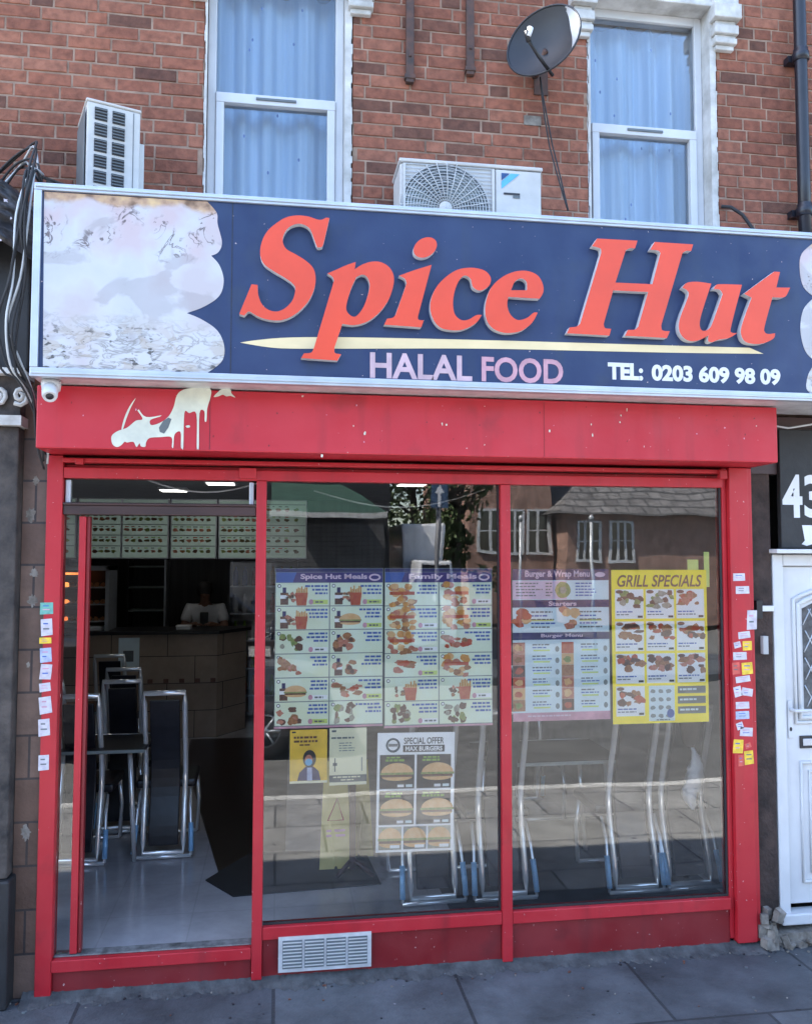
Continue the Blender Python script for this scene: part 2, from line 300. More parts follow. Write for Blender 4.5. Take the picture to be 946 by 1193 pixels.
# ------------------------------------------------------------------ mesh tools
OFF = {}
class MB:
    def __init__(s): s.v = []; s.f = []; s.mi = []; s.mats = []; s.sm = []
    def m(s, mt):
        mt = M[mt] if isinstance(mt, str) else mt
        if mt not in s.mats: s.mats.append(mt)
        return s.mats.index(mt)
    def add(s, vs, fs, mt, smooth=False):
        b = len(s.v); k = s.m(mt); s.v += [tuple(p) for p in vs]
        for f in fs: s.f.append([i+b for i in f]); s.mi.append(k); s.sm.append(smooth)
    def box(s, x0, x1, y0, y1, z0, z1, mt):
        v = [(x,y,z) for z in (z0,z1) for y in (y0,y1) for x in (x0,x1)]
        s.add(v, [(0,2,3,1),(4,5,7,6),(0,1,5,4),(2,6,7,3),(0,4,6,2),(1,3,7,5)], mt); return s
    def cbox(s, c, size, mt, rz=0, rx=0):
        R = Matrix.Rotation(rz,3,'Z') @ Matrix.Rotation(rx,3,'X'); a,b,h = [q/2 for q in size]
        v = [Vector(c)+R@Vector((x,y,z)) for z in (-h,h) for y in (-b,b) for x in (-a,a)]
        s.add(v, [(0,2,3,1),(4,5,7,6),(0,1,5,4),(2,6,7,3),(0,4,6,2),(1,3,7,5)], mt); return s
    def tube(s, pts, r, mt, n=8, closed=False, sq=False):
        pts = [Vector(p) for p in pts]; N_ = len(pts); rings = []
        rs = r if isinstance(r, (list,tuple)) else [r]*N_
        prev = None
        for i, p in enumerate(pts):
            a = pts[(i-1) % N_] if (closed or i > 0) else p; c = pts[(i+1) % N_] if (closed or i < N_-1) else p
            t = (c-a).normalized()
            if prev is None: u = t.cross(Vector((0,0,1)) if abs(t.z) < .9 else Vector((0,1,0))).normalized()
            else:
                u = prev - t*prev.dot(t)
                u = u.normalized() if u.length > 1e-6 else t.orthogonal().normalized()
            prev = u; w_ = t.cross(u)
            off = math.pi/4 if sq else 0; nn = 4 if sq else n
            rings.append([p + rs[i]*(math.cos(off+2*math.pi*k/nn)*u + math.sin(off+2*math.pi*k/nn)*w_) for k in range(nn)])
        nn = len(rings[0]); v = [q for rg in rings for q in rg]; f = []
        for i in range(N_ if closed else N_-1):
            j = (i+1) % N_
            for k in range(nn): f.append((i*nn+k, i*nn+(k+1)%nn, j*nn+(k+1)%nn, j*nn+k))
        if not closed: f.append(tuple(reversed(range(nn)))); f.append(tuple((N_-1)*nn+k for k in range(nn)))
        s.add(v, f, mt, not sq); return s
    def lathe(s, prof, c, mt, n=20, axis=Vector((0,0,1))):
        q = axis.to_track_quat('Z','Y'); c = Vector(c); v = []; f = []
        for (r, h) in prof:
            for k in range(n): v.append(c + q@Vector((r*math.cos(2*math.pi*k/n), r*math.sin(2*math.pi*k/n), h)))
        for i in range(len(prof)-1):
            for k in range(n): f.append((i*n+k, i*n+(k+1)%n, (i+1)*n+(k+1)%n, (i+1)*n+k))
        s.add(v, f, mt, True); return s
    def prism(s, pts, y0, y1, mt, side=None):
        """outline in (x,z) extruded along y; pts counter-clockwise seen from the street or not, either works"""
        n = len(pts); v = [(x,y0,z) for x,z in pts] + [(x,y1,z) for x,z in pts]
        s.add(v, [tuple(range(n))], mt); b = len(s.v)-2*n
        k = s.m(side or mt)
        s.f.append([b+n+i for i in reversed(range(n))]); s.mi.append(k); s.sm.append(False)
        for i in range(n):
            j = (i+1) % n; s.f.append([b+i, b+n+i, b+n+j, b+j]); s.mi.append(k); s.sm.append(False)
        return s
    def quad(s, x0, z0, x1, z1, y, mt):
        s.add([(x0,y,z0),(x1,y,z0),(x1,y,z1),(x0,y,z1)], [(0,1,2,3)], mt); return s
    def flat(s, pts, y, mt): s.add([(x,y,z) for x,z in pts], [tuple(range(len(pts)))], mt); return s
    def ell(s, cx, cz, rx, rz, y, mt, n=14, jit=0, a0=0, a1=2*math.pi):
        p = []
        for k in range(n):
            a = a0+(a1-a0)*k/(n if a1-a0 > 6.2 else n-1); q = 1+random.uniform(-jit,jit); p.append((cx+rx*q*math.cos(a), cz+rz*q*math.sin(a)))
        return s.flat(p, y, mt)
    def build(s, name, parent=None, bevel=0, world=True):
        me = bpy.data.meshes.new(name)
        o0 = OFF.get(parent.name, Vector((0,0,0))) if (parent and world) else Vector((0,0,0))
        me.from_pydata([(p[0]-o0.x, p[1]-o0.y, p[2]-o0.z) for p in s.v], [], s.f)
        for mt in s.mats: me.materials.append(mt)
        me.polygons.foreach_set('material_index', s.mi); me.polygons.foreach_set('use_smooth', s.sm); me.update()
        o = bpy.data.objects.new(name, me); COL.objects.link(o)
        if parent: o.parent = parent
        OFF[o.name] = o0
        if bevel:
            b = o.modifiers.new('bevel', 'BEVEL'); b.width = bevel; b.segments = 2; b.limit_method = 'ANGLE'; b.angle_limit = R_(40)
        return o

def tag(o, label, cat, group=None, kind=None):
    if kind: o['kind'] = kind
    if label: o['label'] = label
    if cat: o['category'] = cat
    if group: o['group'] = group
    return o
def thing(name, label, cat, loc=(0,0,0), group=None, kind=None):
    o = bpy.data.objects.new(name, None); COL.objects.link(o); o.location = loc; o.empty_display_size = .1
    OFF[o.name] = Vector(loc); return tag(o, label, cat, group, kind)
def copy_tree(o, parent=None):
    c = o.copy(); COL.objects.link(c); c.parent = parent
    for ch in [q for q in bpy.data.objects if q.parent == o]: copy_tree(ch, c)
    return c

def smooth_outline(pts, seg=5):
    """pts: (x, z) or (x, z, 'c') for a corner; Catmull-Rom through the others"""
    n = len(pts); out = []
    P = [Vector(p[:2]) for p in pts]; C_ = [len(p) > 2 for p in pts]
    for i in range(n):
        p1, p2 = P[i], P[(i+1) % n]; p0 = p1 if C_[i] else P[i-1]; p3 = p2 if C_[(i+1) % n] else P[(i+2) % n]
        st = 1 if (C_[i] and C_[(i+1) % n]) else seg
        for k in range(st):
            t = k/st
            out.append(.5*((2*p1)+(-p0+p2)*t+(2*p0-5*p1+4*p2-p3)*t*t+(-p0+3*p1-3*p2+p3)*t**3))
    return out
def curve_mesh(outlines, extrude):
    cu = bpy.data.curves.new('outline', 'CURVE'); cu.dimensions = '2D'; cu.fill_mode = 'BOTH'; cu.extrude = extrude
    for ol in outlines:
        sp = cu.splines.new('POLY'); sp.points.add(len(ol)-1); sp.use_cyclic_u = True
        for i, p in enumerate(ol): sp.points[i].co = (p[0], p[1], 0, 1)
    o = bpy.data.objects.new('tmp', cu); COL.objects.link(o)
    dg = bpy.context.evaluated_depsgraph_get(); me = bpy.data.meshes.new_from_object(o.evaluated_get(dg))
    bpy.data.objects.remove(o); bpy.data.curves.remove(cu)
    vs = [v.co.copy() for v in me.vertices]; fs = [tuple(p.vertices) for p in me.polygons]; nz = [p.normal.z for p in me.polygons]
    bpy.data.meshes.remove(me); return vs, fs, nz
TXT = {}
def text_geo(s, bold=0.0, shear=0.0):
    k = (s, bold, shear)
    if k in TXT: return TXT[k]
    cu = bpy.data.curves.new('t', 'FONT'); cu.body = s; cu.size = 1; cu.shear = shear; cu.offset = bold; cu.resolution_u = 4
    o = bpy.data.objects.new('tmp', cu); COL.objects.link(o)
    dg = bpy.context.evaluated_depsgraph_get(); me = bpy.data.meshes.new_from_object(o.evaluated_get(dg))
    bpy.data.objects.remove(o); bpy.data.curves.remove(cu)
    vs = [v.co.copy() for v in me.vertices]; fs = [tuple(p.vertices) for p in me.polygons]; bpy.data.meshes.remove(me)
    x0 = min(v.x for v in vs); x1 = max(v.x for v in vs); z0 = min(v.y for v in vs); z1 = max(v.y for v in vs)
    vs = [((v.x-x0)/(x1-x0), (v.y-z0)/(z1-z0)) for v in vs]; TXT[k] = (vs, fs); return TXT[k]
def put_text(mb, s, x0, z0, x1, z1, y, mt, bold=.02, shear=0.0, y2=None):
    vs, fs = text_geo(s, bold, shear)
    mb.add([(x0+u*(x1-x0), y, z0+v*(z1-z0)) for u, v in vs], fs, mt)

# ================================================================== SETTING
def plane(name, x0, x1, y0, y1, z, mt):
    mb = MB(); mb.add([(x0,y0,z),(x1,y0,z),(x1,y1,z),(x0,y1,z)], [(0,1,2,3)], mt); return tag(mb.build(name), None, None, kind='structure')
plane('ground', -150, 150, -200, 150, -.16, 'asphalt')
plane('road', -80, 80, -10.2, -3.3, -.125, 'asphalt')
mb = MB(); mb.box(-40, 40, -.86, .5, -.14, 0.0, 'paving'); tag(mb.build('shaded_pavement'), None, None, kind='structure')  # same pavement, its shaded strip given the darker slab colour
mb = MB(); mb.box(-40, 40, -3.16, -.868, -.14, -.002, 'palepaving'); tag(mb.build('pavement'), None, None, kind='structure')
mb = MB()
for i in range(-26, 26): mb.box(i*.915, i*.915+.905, -3.3, -3.165, -.15, .002, 'concrete')
tag(mb.build('kerb'), None, None, kind='structure')
mb = MB(); mb.box(-40, 40, -13.5, -10.2, -.14, 0.0, 'paving'); tag(mb.build('far_pavement'), None, None, kind='structure')

# ------------------------------------------------------------------ the brick building
WY = .10
bld = thing('brick_building', 'red brick building with two white sash windows above the navy shop sign', 'building', (0, .1, 0))
W1 = (-.405, .372); W2 = (1.752, 2.530); WZ = (3.9, 5.40); TOP = 5.95; XL, XR = -7.5, 8.5
wins = [W1, W2, (-2.9, -2.12), (4.2, 4.97)]
# brick units, one by one
mb = MB(); course = .0705; z = 2.99; row = 0
while z < TOP:
    x = XL + (0 if row % 2 else .06) + random.uniform(-.02,.02)
    k = row
    while x < XR:
        r_ = random.random()
        L_ = .102 if (r_ < .30) else .215
        x1 = x + L_ + random.uniform(-.004,.004)
        segs = [(x, x1)]
        if z+course > WZ[0] and z < WZ[1]+.02:
            for a, b in wins:
                a -= .012; b += .012; ns = []
                for s0, s1 in segs:
                    if s1 <= a or s0 >= b: ns.append((s0, s1)); continue
                    if s0 < a-.02: ns.append((s0, a))
                    if s1 > b+.02: ns.append((b, s1))
                segs = ns
        for s0, s1 in segs:
            j = random.uniform(-.0025,.0025); d = random.uniform(-.003,.0015); e = .0028
            za, zb = z+random.uniform(-.0015,.0015), z+course-.0092
            f0 = WY+d
            v = [(s0,f0+e,za),(s1,f0+e,za+j),(s1,f0+e,zb+j),(s0,f0+e,zb),(s0+e,f0,za+e),(s1-e,f0,za+j+e),(s1-e,f0,zb+j-e),(s0+e,f0,zb-e),(s0,WY+.03,za),(s1,WY+.03,za+j),(s1,WY+.03,zb+j),(s0,WY+.03,zb)]
            mb.add(v, [(4,5,6,7),(0,1,5,4),(1,2,6,5),(2,3,7,6),(3,0,4,7),(8,9,1,0),(9,10,2,1),(10,11,3,2),(11,8,0,3)], 'brick')
        x = x1 + .0105
    z += course; row += 1
mb.build('brick_face', bld)
# backing wall with openings, roof, sides
mb = MB(); edges = sorted(wins); xs = XL
for a, b in edges: mb.box(xs, a-.014, WY+.0035, WY+.3, 2.97, TOP, 'mortar'); xs = b+.014
mb.box(xs, XR, WY+.0035, WY+.3, 2.97, TOP, 'mortar')
for a, b in edges:
    mb.box(a-.014, b+.014, WY+.0035, WY+.3, 2.97, WZ[0]-.002, 'mortar'); mb.box(a-.014, b+.014, WY+.0035, WY+.3, WZ[1]+.02, TOP, 'mortar')
mb.build('backing_wall', bld)
mb = MB(); mb.box(XL-.1, XR+.1, WY-.05, 8.6, TOP, TOP+.15, 'greyw'); mb.box(XL, XR, 8.3, 8.6, 0, TOP, 'greyw')
mb.box(XL, XL+.2, WY+.3, 8.3, 0, TOP, 'greyw'); mb.box(XR-.2, XR, WY+.3, 8.3, 0, TOP, 'greyw'); mb.build('shell', bld)
# shop room
IX0, IX1, IY1, FZ, CZ = -2.75, 2.665, 7.4, .15, 2.95
mb = MB(); mb.box(IX0-.1, IX1+.1, .102, IY1, .0, FZ, 'shopfloor'); mb.build('room_floor', bld)
mb = MB(); mb.box(IX0-.1, IX1+.1, .12, IY1, CZ, CZ+.04, 'ceil'); mb.build('room_ceiling', bld)
mb = MB(); mb.box(IX1, IX1+.1, .12, IY1, FZ, CZ, mat('dim_grey_wall', (.22,.22,.23), .8)); mb.build('room_wall', bld)
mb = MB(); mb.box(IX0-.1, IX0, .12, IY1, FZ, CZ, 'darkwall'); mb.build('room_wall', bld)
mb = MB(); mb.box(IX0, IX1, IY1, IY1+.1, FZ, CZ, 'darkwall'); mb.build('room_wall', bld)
mb = MB(); mb.box(IX0, -1.13, .12, .3, FZ, CZ, 'greyw'); mb.build('room_wall', bld)
for (lx, ly) in ((-1.6,3.2),(-.6,4.6),(.2,3.4),(-1.2,5.6),(1.4,4.4),(-.9,2.0),(1.5,1.9)):
    mb = MB(); mb.box(lx-.16, lx+.16, ly-.16, ly+.16, CZ-.03, CZ-.002, 'alu')
    f_ = mb.build('ceiling_lamp', bld); m2 = MB(); m2.box(lx-.14, lx+.14, ly-.14, ly+.14, CZ-.035, CZ-.0305, 'light'); m2.build('lamp_panel', f_)
# upstairs windows
for wi, (a, b) in enumerate(wins):
    Y = WY+.09
    z0, z1 = WZ; jr = .032
    fr = MB()
    fr.box(a, a+.045, Y, Y+.07, z0, z1, 'white'); fr.box(b-jr-.045, b-jr, Y, Y+.07, z0, z1, 'white')
    fr.box(a+.045, b-jr-.045, Y, Y+.07, z1-.05, z1, 'white'); fr.box(a+.045, b-jr-.045, Y, Y+.07, z0, z0+.06, 'white')
    # top light thin frame, bottom casement heavier and proud
    zm = 4.665
    fr.box(a+.045, b-jr-.045, Y-.012, Y+.058, zm-.028, zm+.028, 'white')
    fr.box(a+.046, a+.09, Y-.012, Y+.05, z0+.06, zm-.028, 'white'); fr.box(b-jr-.09, b-jr-.046, Y-.012, Y+.05, z0+.06, zm-.028, 'white')
    fo = fr.build('window', bld, bevel=.004)
    v_ = MB(); v_.box((a+b-jr)/2-.11, (a+b-jr)/2+.11, Y-.02, Y-.0125, zm-.005, zm+.008, 'greyink'); v_.build('trickle_vent', fo)
    g_ = MB(); g_.box(a+.04, b-jr-.04, Y+.022, Y+.028, zm+.02, z1-.04, 'upglass'); g_.build('pane', fo)
    g_ = MB(); g_.box(a+.08, b-jr-.08, Y+.022, Y+.028, z0+.05, zm-.02, 'upglass'); g_.build('pane', fo)
    # painted reveal strip on the right-hand side, rough edge
    rv = MB(); rv.box(b-jr+.001, b, WY-.004, Y+.05, z0, z1, 'dirty_white')
    z = z0
    while z < z1:
        h = random.uniform(.02,.06)
        rv.box(b, b+random.uniform(.002,.011), WY-.006, WY+.004, z, min(z+h, z1), 'dirty_white'); rv.box(a-random.uniform(.003,.012), a+.004, WY-.005, WY+.01, z, min(z+h,z1), 'dirty_white'); z += h
    rv.build('painted_reveal', bld)
    # net curtain
    cu = MB(); n = 120; ph = random.uniform(0,6); vs = []; fs = []
    for i in range(n+1):
        x = a + (b-a)*i/n; y = Y+.17+.034*math.sin(i*.24+ph+1.2*math.sin(i*.07+ph))+.004*math.sin(i*.83+ph)
        vs += [(x,y,z0),(x,y+.01,z1)]
    for i in range(n): fs.append((2*i,2*i+2,2*i+3,2*i+1))
    cu.add(vs, fs, 'curtain', True); co = cu.build('net_curtain', bld)
    for k in range(11 if wi < 2 else 0): sp_ = MB(); sp_.ell(random.uniform(a+.1,b-.15), random.uniform(4.05,5.3), .006, .011, Y+.118, 'inkblue', 8); sp_.build('curtain_motif', co)
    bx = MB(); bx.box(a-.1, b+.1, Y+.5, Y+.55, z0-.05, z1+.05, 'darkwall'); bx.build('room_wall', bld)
    # head and capitals
    hd = MB(); hd.box(a-.0, b+.0, WY-.03, Y+.02, z1, z1+.14, 'dirty_white'); hd.build('window_head', bld, bevel=.006)
    for cx0, cx1 in ((a-.115, a+.02), (b-.025, b+.13)):
        cp = MB()
        steps = [(5.14,5.17,.02,.03),(5.17,5.205,.008,.05),(5.205,5.225,.014,.04),(5.225,5.28,.002,.06),(5.28,5.31,.014,.045),(5.31,5.40,-.008,.08),(5.40,5.50,.0,.06)]
        for za, zb, ins, pr_ in steps: cp.box(cx0+ins, cx1-ins, WY-pr_, WY+.004, za, zb-.0005, 'dirty_white')
        cp.build('capital', bld, bevel=.006)

# ================================================================== SHOPFRONT
sf = thing('shopfront', 'red painted shopfront with open door, two big panes and a shutter box', 'shopfront', (.7, 0, 0))
def part(name, boxes, mt, parent=sf, bevel=.004):
    mb = MB()
    for b in boxes: mb.box(*b[:6], mt if len(b) == 6 else b[6])
    return mb.build(name, parent, bevel)
postL = part('post', [(-1.142,-1.066,0,.10,.0,2.648)], RED)
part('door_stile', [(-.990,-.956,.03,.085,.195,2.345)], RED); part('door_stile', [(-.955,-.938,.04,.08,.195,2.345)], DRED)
mul1 = part('mullion', [(-.112,-.060,-.002,.09,.022,2.535)], RED)
mul2 = part('mullion', [(1.186,1.240,-.002,.09,.022,2.535)], RED)
postR = part('post', [(2.505,2.62,-.012,.10,.035,2.648),(2.478,2.504,.02,.10,.05,2.648),(2.621,2.648,.0,.10,.035,2.648)], RED)
part('head_rail', [(-1.065,2.477,.004,.086,2.536,2.59),(-1.065,2.477,.045,.086,2.591,2.608),(-1.065,2.477,-.03,.04,2.612,2.634)], RED)
part('shutter_slot', [(-1.142,2.648,.05,.10,2.609,2.649)], 'dark_wood')
part('sill_rail', [(-.059,1.185,.002,.088,.212,.275),(1.241,2.477,.002,.088,.212,.275)], RED)
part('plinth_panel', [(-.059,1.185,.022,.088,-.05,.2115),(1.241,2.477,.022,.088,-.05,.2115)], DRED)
part('threshold', [(-1.065,-.113,-.004,.09,.125,.182)], RED)
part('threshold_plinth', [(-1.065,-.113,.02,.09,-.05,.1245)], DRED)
part('threshold_strip', [(-1.065,-.113,.03,.10,.1825,.190)], mat('scuffed_dark_sill', (.05,.05,.05), .6, col2=(.22,.22,.22), scale=20))
part('transom', [(-1.065,-.113,.01,.085,2.352,2.40),(-1.065,-.113,.002,.02,2.40,2.412)], 'dark_wood')
part('transom_frame', [(-1.06,-1.035,.03,.07,2.412,2.53)], 'alu'); part('transom_frame', [(-.150,-.125,.03,.07,2.412,2.53)], 'alu')
part('shutter_bracket', [(-1.0,-.96,-.045,-.02,2.6,2.63)], RED); part('shutter_bracket', [(-.20,-.113,-.012,.02,2.545,2.60)], RED)
part('shutter_bracket', [(2.43,2.475,-.05,-.02,2.58,2.63)], RED)
for nm, b in (('glass_pane',(-.059,1.185,.04,.046,.275,2.536)), ('glass_pane',(1.241,2.477,.04,.046,.275,2.536)), ('glass_pane',(-1.035,-.15,.045,.05,2.412,2.536)), ('glass_pane',(-1.065,-.991,.05,.055,.195,2.35))):
    part(nm, [b], 'glass', bevel=0)
part('glazing_bead', [(-.0585,1.1845,.030,.0395,.2755,.286),(1.2415,2.4765,.030,.0395,.2755,.286),(1.176,1.1845,.03,.0395,.287,2.535),(2.466,2.4765,.03,.0395,.287,2.535)], 'rubber', bevel=0)
# shutter box with a folded seam
box_ = MB(); box_.box(-1.132, 2.656, -.25, .095, 2.652, 2.952, REDBOX); bo = box_.build('shutter_box', sf, bevel=.006)
sm = MB(); sm.box(-.333,-.331,-.2515,-.2495,2.66,2.945,'ink'); sm.build('panel_seam', bo); sm = MB(); sm.box(1.35,1.352,-.2515,-.2495,2.66,2.945,DRED); sm.build('panel_seam', bo)
for _ in range(46):
    x = random.uniform(-1.1,2.6); z = random.uniform(2.67,2.94); s_ = random.uniform(.002,.006)
    sm = MB(); sm.ell(x, z, s_*random.uniform(.5,1), s_, -.2512, random.choice(['ink',DRED,'splash','pinkink']), 7, .4); sm.build('paint_chip', bo)
# splash of cream paint, traced
ORG=(100,440); K=4.979
def zp(l, org, k, Y): return [(*at(org[0]+p[0]/k, org[1]+p[1]/k, Y), *p[2:]) for p in l]
spl = MB()
main = [(155,385),(150,340),(185,310),(240,290),(290,250),(330,240),(300,190,'c'),(308,184,'c'),(350,228),(440,218,'c'),(430,226,'c'),(375,245),(380,275),(430,262),(480,225),(510,170),(530,100),(570,68),(640,58),(700,55),(728,75),(722,120),(712,150),(703,190),(700,250),(690,250),(688,195),(660,205),(656,400),(650,412),(644,400),(642,210),(600,205),(572,205),(566,400),(558,410),(552,400),(550,315),(515,330),(508,402),(500,400),(497,345),(430,345),(370,350),(350,375),(345,400),(320,398),(312,380),(295,402),(280,375),(262,372),(240,376),(225,372),(205,392),(180,402)]
vs, fs, nz = curve_mesh([smooth_outline(zp(main, ORG, K, -.25), 4)], .0016)
spl.add([(v.x, -.252-v.z, v.y) for v in vs], fs, 'splash')
for l in ([(742,110),(775,75),(800,60),(838,66),(845,90),(868,115),(840,105),(815,108),(795,98),(770,108)], [(208,295),(225,230),(255,165),(290,118),(262,172),(235,240),(216,298)], [(580,280),(600,276),(605,286),(588,290)]):
    vs, fs, nz = curve_mesh([smooth_outline(zp(l, ORG, K, -.25), 3)], .001); s2 = MB(); s2.add([(v.x, -.252-v.z, v.y) for v in vs], fs, 'splash'); s2.build('paint_splash', bo)
spl.flat(zp([(425,290),(450,250),(480,232),(498,240),(480,290),(455,325),(430,315)], ORG, K, -.25), -.2545, 'greyink')
for (px,py) in ((375,549),(425,523),(520,513),(515,512),(640,520),(690,525),(722,510),(723,502),(730,495)):
    x, z = at(px,py-18,-.25); s2 = MB(); s2.ell(x, z, random.uniform(.003,.007), random.uniform(.004,.012), -.2535, 'splash', 8, .3); s2.build('paint_splash', bo)
spl.build('paint_splash', bo)
# stickers
def stickers(post, lst, y):
    for (px0, py0, px1, py1, mt, rot) in lst:
        x0, z1 = at(px0, py0, y); x1, z0 = at(px1, py1, y); cx, cz = (x0+x1)/2, (z0+z1)/2; hw, hh = (x1-x0)/2, (z1-z0)/2
        mb = MB(); c, s_ = math.cos(rot), math.sin(rot)
        p = [(cx+a*hw*c-b*hh*s_, cz+a*hw*s_+b*hh*c) for a, b in ((-1,-1),(1,-.9),(.95,1),(-1,.96))]
        mb.prism(p, y-.0015, y-.0002, mt)
        for k in range(2):
            zz = cz+hh*(.35-.6*k); mb.quad(cx-hw*.6, zz, cx+hw*random.uniform(.1,.6), zz+hh*.16, y-.0019, random.choice(['greyink','inkblue','pinkink']))
        mb.build('sticker', post)
stickers(postL, [(47,702,62,716,'stick_g',0),(48,721,61,741,'stick_w',.05),(46,743,60,750,'stick_y',0),(47,755,60,772,'stick_b',.05),(47,774,60,792,'stick_w',-.1),(46,796,59,806,'stick_w',.1),(46,812,60,832,'stick_w',.1),(45,838,58,858,'stick_w',.05),(45,880,57,898,'stick_w',0)], 0)
stickers(postR, [(854,668,868,677,'stick_w',0),(857,683,873,692,'stick_w',0),(870,711,882,734,'stick_w',-.05),(860,736,874,744,'stick_w',.1),(865,747,876,758,'stick_y',0),(855,748,863,755,'stick_w',.2),(854,760,870,769,'stick_w',0),(853,772,862,786,'stick_r',.05),(864,772,877,786,'stick_y',.05),(857,788,874,795,'stick_w',.1),(855,800,864,812,'stick_w',.2),(864,802,877,811,'stick_w',-.2),(857,818,873,826,'stick_w',0),(857,829,873,838,'stick_b',0),(858,842,866,850,'stick_w',.3),(862,848,877,858,'stick_w',-.1),(854,862,866,878,'stick_y',-.1),(868,866,875,872,'stick_r',.3),(867,875,878,891,'stick_y',.05),(860,880,867,893,'stick_r',0)], -.012)

# vent grille in the plinth
vt = MB(); vx0, vx1, vz0, vz1 = .022, .492, .052, .226
vt.box(vx0, vx1, -.006, -.001, vz0, vz1, 'steelgrey')
n = 4; w_ = (vx1-vx0-.03)/n
for i in range(n):
    a = vx0+.015+i*w_
    vt.box(a+.006, a+w_-.006, -.009, -.0065, vz0+.018, vz1-.018, 'greyink')
    for k in range(8):
        zz = vz0+.026+k*.0165; vt.add([(a+.008,-.010,zz),(a+w_-.008,-.010,zz),(a+w_-.008,-.017,zz+.010),(a+.008,-.017,zz+.010)], [(0,1,2,3)], 'paper')
tag(vt.build('vent_grille'), 'silver four-section louvred vent grille low on the red plinth', 'vent')

# ================================================================== SHOP SIGN
SY = -.42
sg = thing('shop_sign', 'navy Spice Hut sign box in silver frame with red letters', 'shop sign', (1.2, SY, 2.95))
sx0, sx1, sz0, sz1 = -1.117, 4.45, 2.955, 3.853
mb = MB(); mb.box(sx0+.004, sx1-.004, SY+.012, -.02, sz0+.004, sz1-.004, 'steelgrey'); mb.build('cabinet', sg)
mb = MB(); t = .034
mb.box(sx0, sx1, SY-.012, SY+.03, sz0, sz0+t+.008, 'alu'); mb.box(sx0, sx1, SY-.012, SY+.03, sz1-t, sz1, 'alu')
mb.box(sx0, sx0+t, SY-.0135, SY+.031, sz0+t+.0085, sz1-t-.0005, 'alu'); mb.box(sx1-t, sx1, SY-.0135, SY+.031, sz0+t+.0085, sz1-t-.0005, 'alu')
mb.box(sx0+.006, sx1-.006, SY-.018, SY-.0122, sz0+.012, sz0+.022, 'alu'); mb.box(sx0+.006, sx1-.006, SY-.018, SY-.0122, sz1-.022, sz1-.012, 'alu')
mb.build('frame', sg, bevel=.003)
mb = MB(); mb.box(sx0+t, sx1-t, SY, SY+.01, sz0+t, sz1-t, BLUE); mb.box(at(270,300,SY)[0], at(270,300,SY)[0]+.003, SY-.0015, SY-.0002, sz0+t+.01, sz1-t-.002, 'ink'); mb.build('face_panel', sg)
ORG=(40,220); K=3.9417
pic = [(46,12,'c'),(795,58,'c'),(838,110),(842,160),(862,245),(845,290),(812,306,'c'),(850,350),(870,420),(850,490),(780,540),(700,570,'c'),(770,600),(840,650),(872,720),(862,790),(795,845,'c'),(40,822,'c')]
P_ = zp(pic, ORG, K, SY); P_ = [(max(p[0], sx0+t+.001), min(max(p[1], sz0+t+.009), sz1-t-.001), *p[2:]) for p in P_]
vs, fs, nz = curve_mesh([smooth_outline(P_, 6)], .0012); mb = MB(); mb.add([(v.x, SY-.0014-v.z, v.y) for v in vs], fs, 'picwhite')
tag(mb.build('blanked_picture', sg), 'torn whitewashed food picture at the left end', None)
mb = MB(); cx = 2.98
out = [(4.4,sz1-t-.001,'c'),(4.4,sz0+t+.01,'c')]
sc = [(sz0+t+.01,'c'),(3.03,),(3.10,),(3.165,'c'),(3.22,),(3.33,),(3.44,),(3.51,'c'),(3.56,),(3.65,),(3.74,),(sz1-t-.001,'c')]
xx = [2.735,2.715,2.73,2.775,2.715,2.69,2.71,2.775,2.715,2.695,2.71,2.80]
out += [(xx[i], *sc[i]) for i in range(len(sc))]
vs, fs, nz = curve_mesh([smooth_outline(out, 5)], .0012); mb.add([(v.x, SY-.0014-v.z, v.y) for v in vs], fs, 'picwhite')
mb.build('blanked_picture', sg)
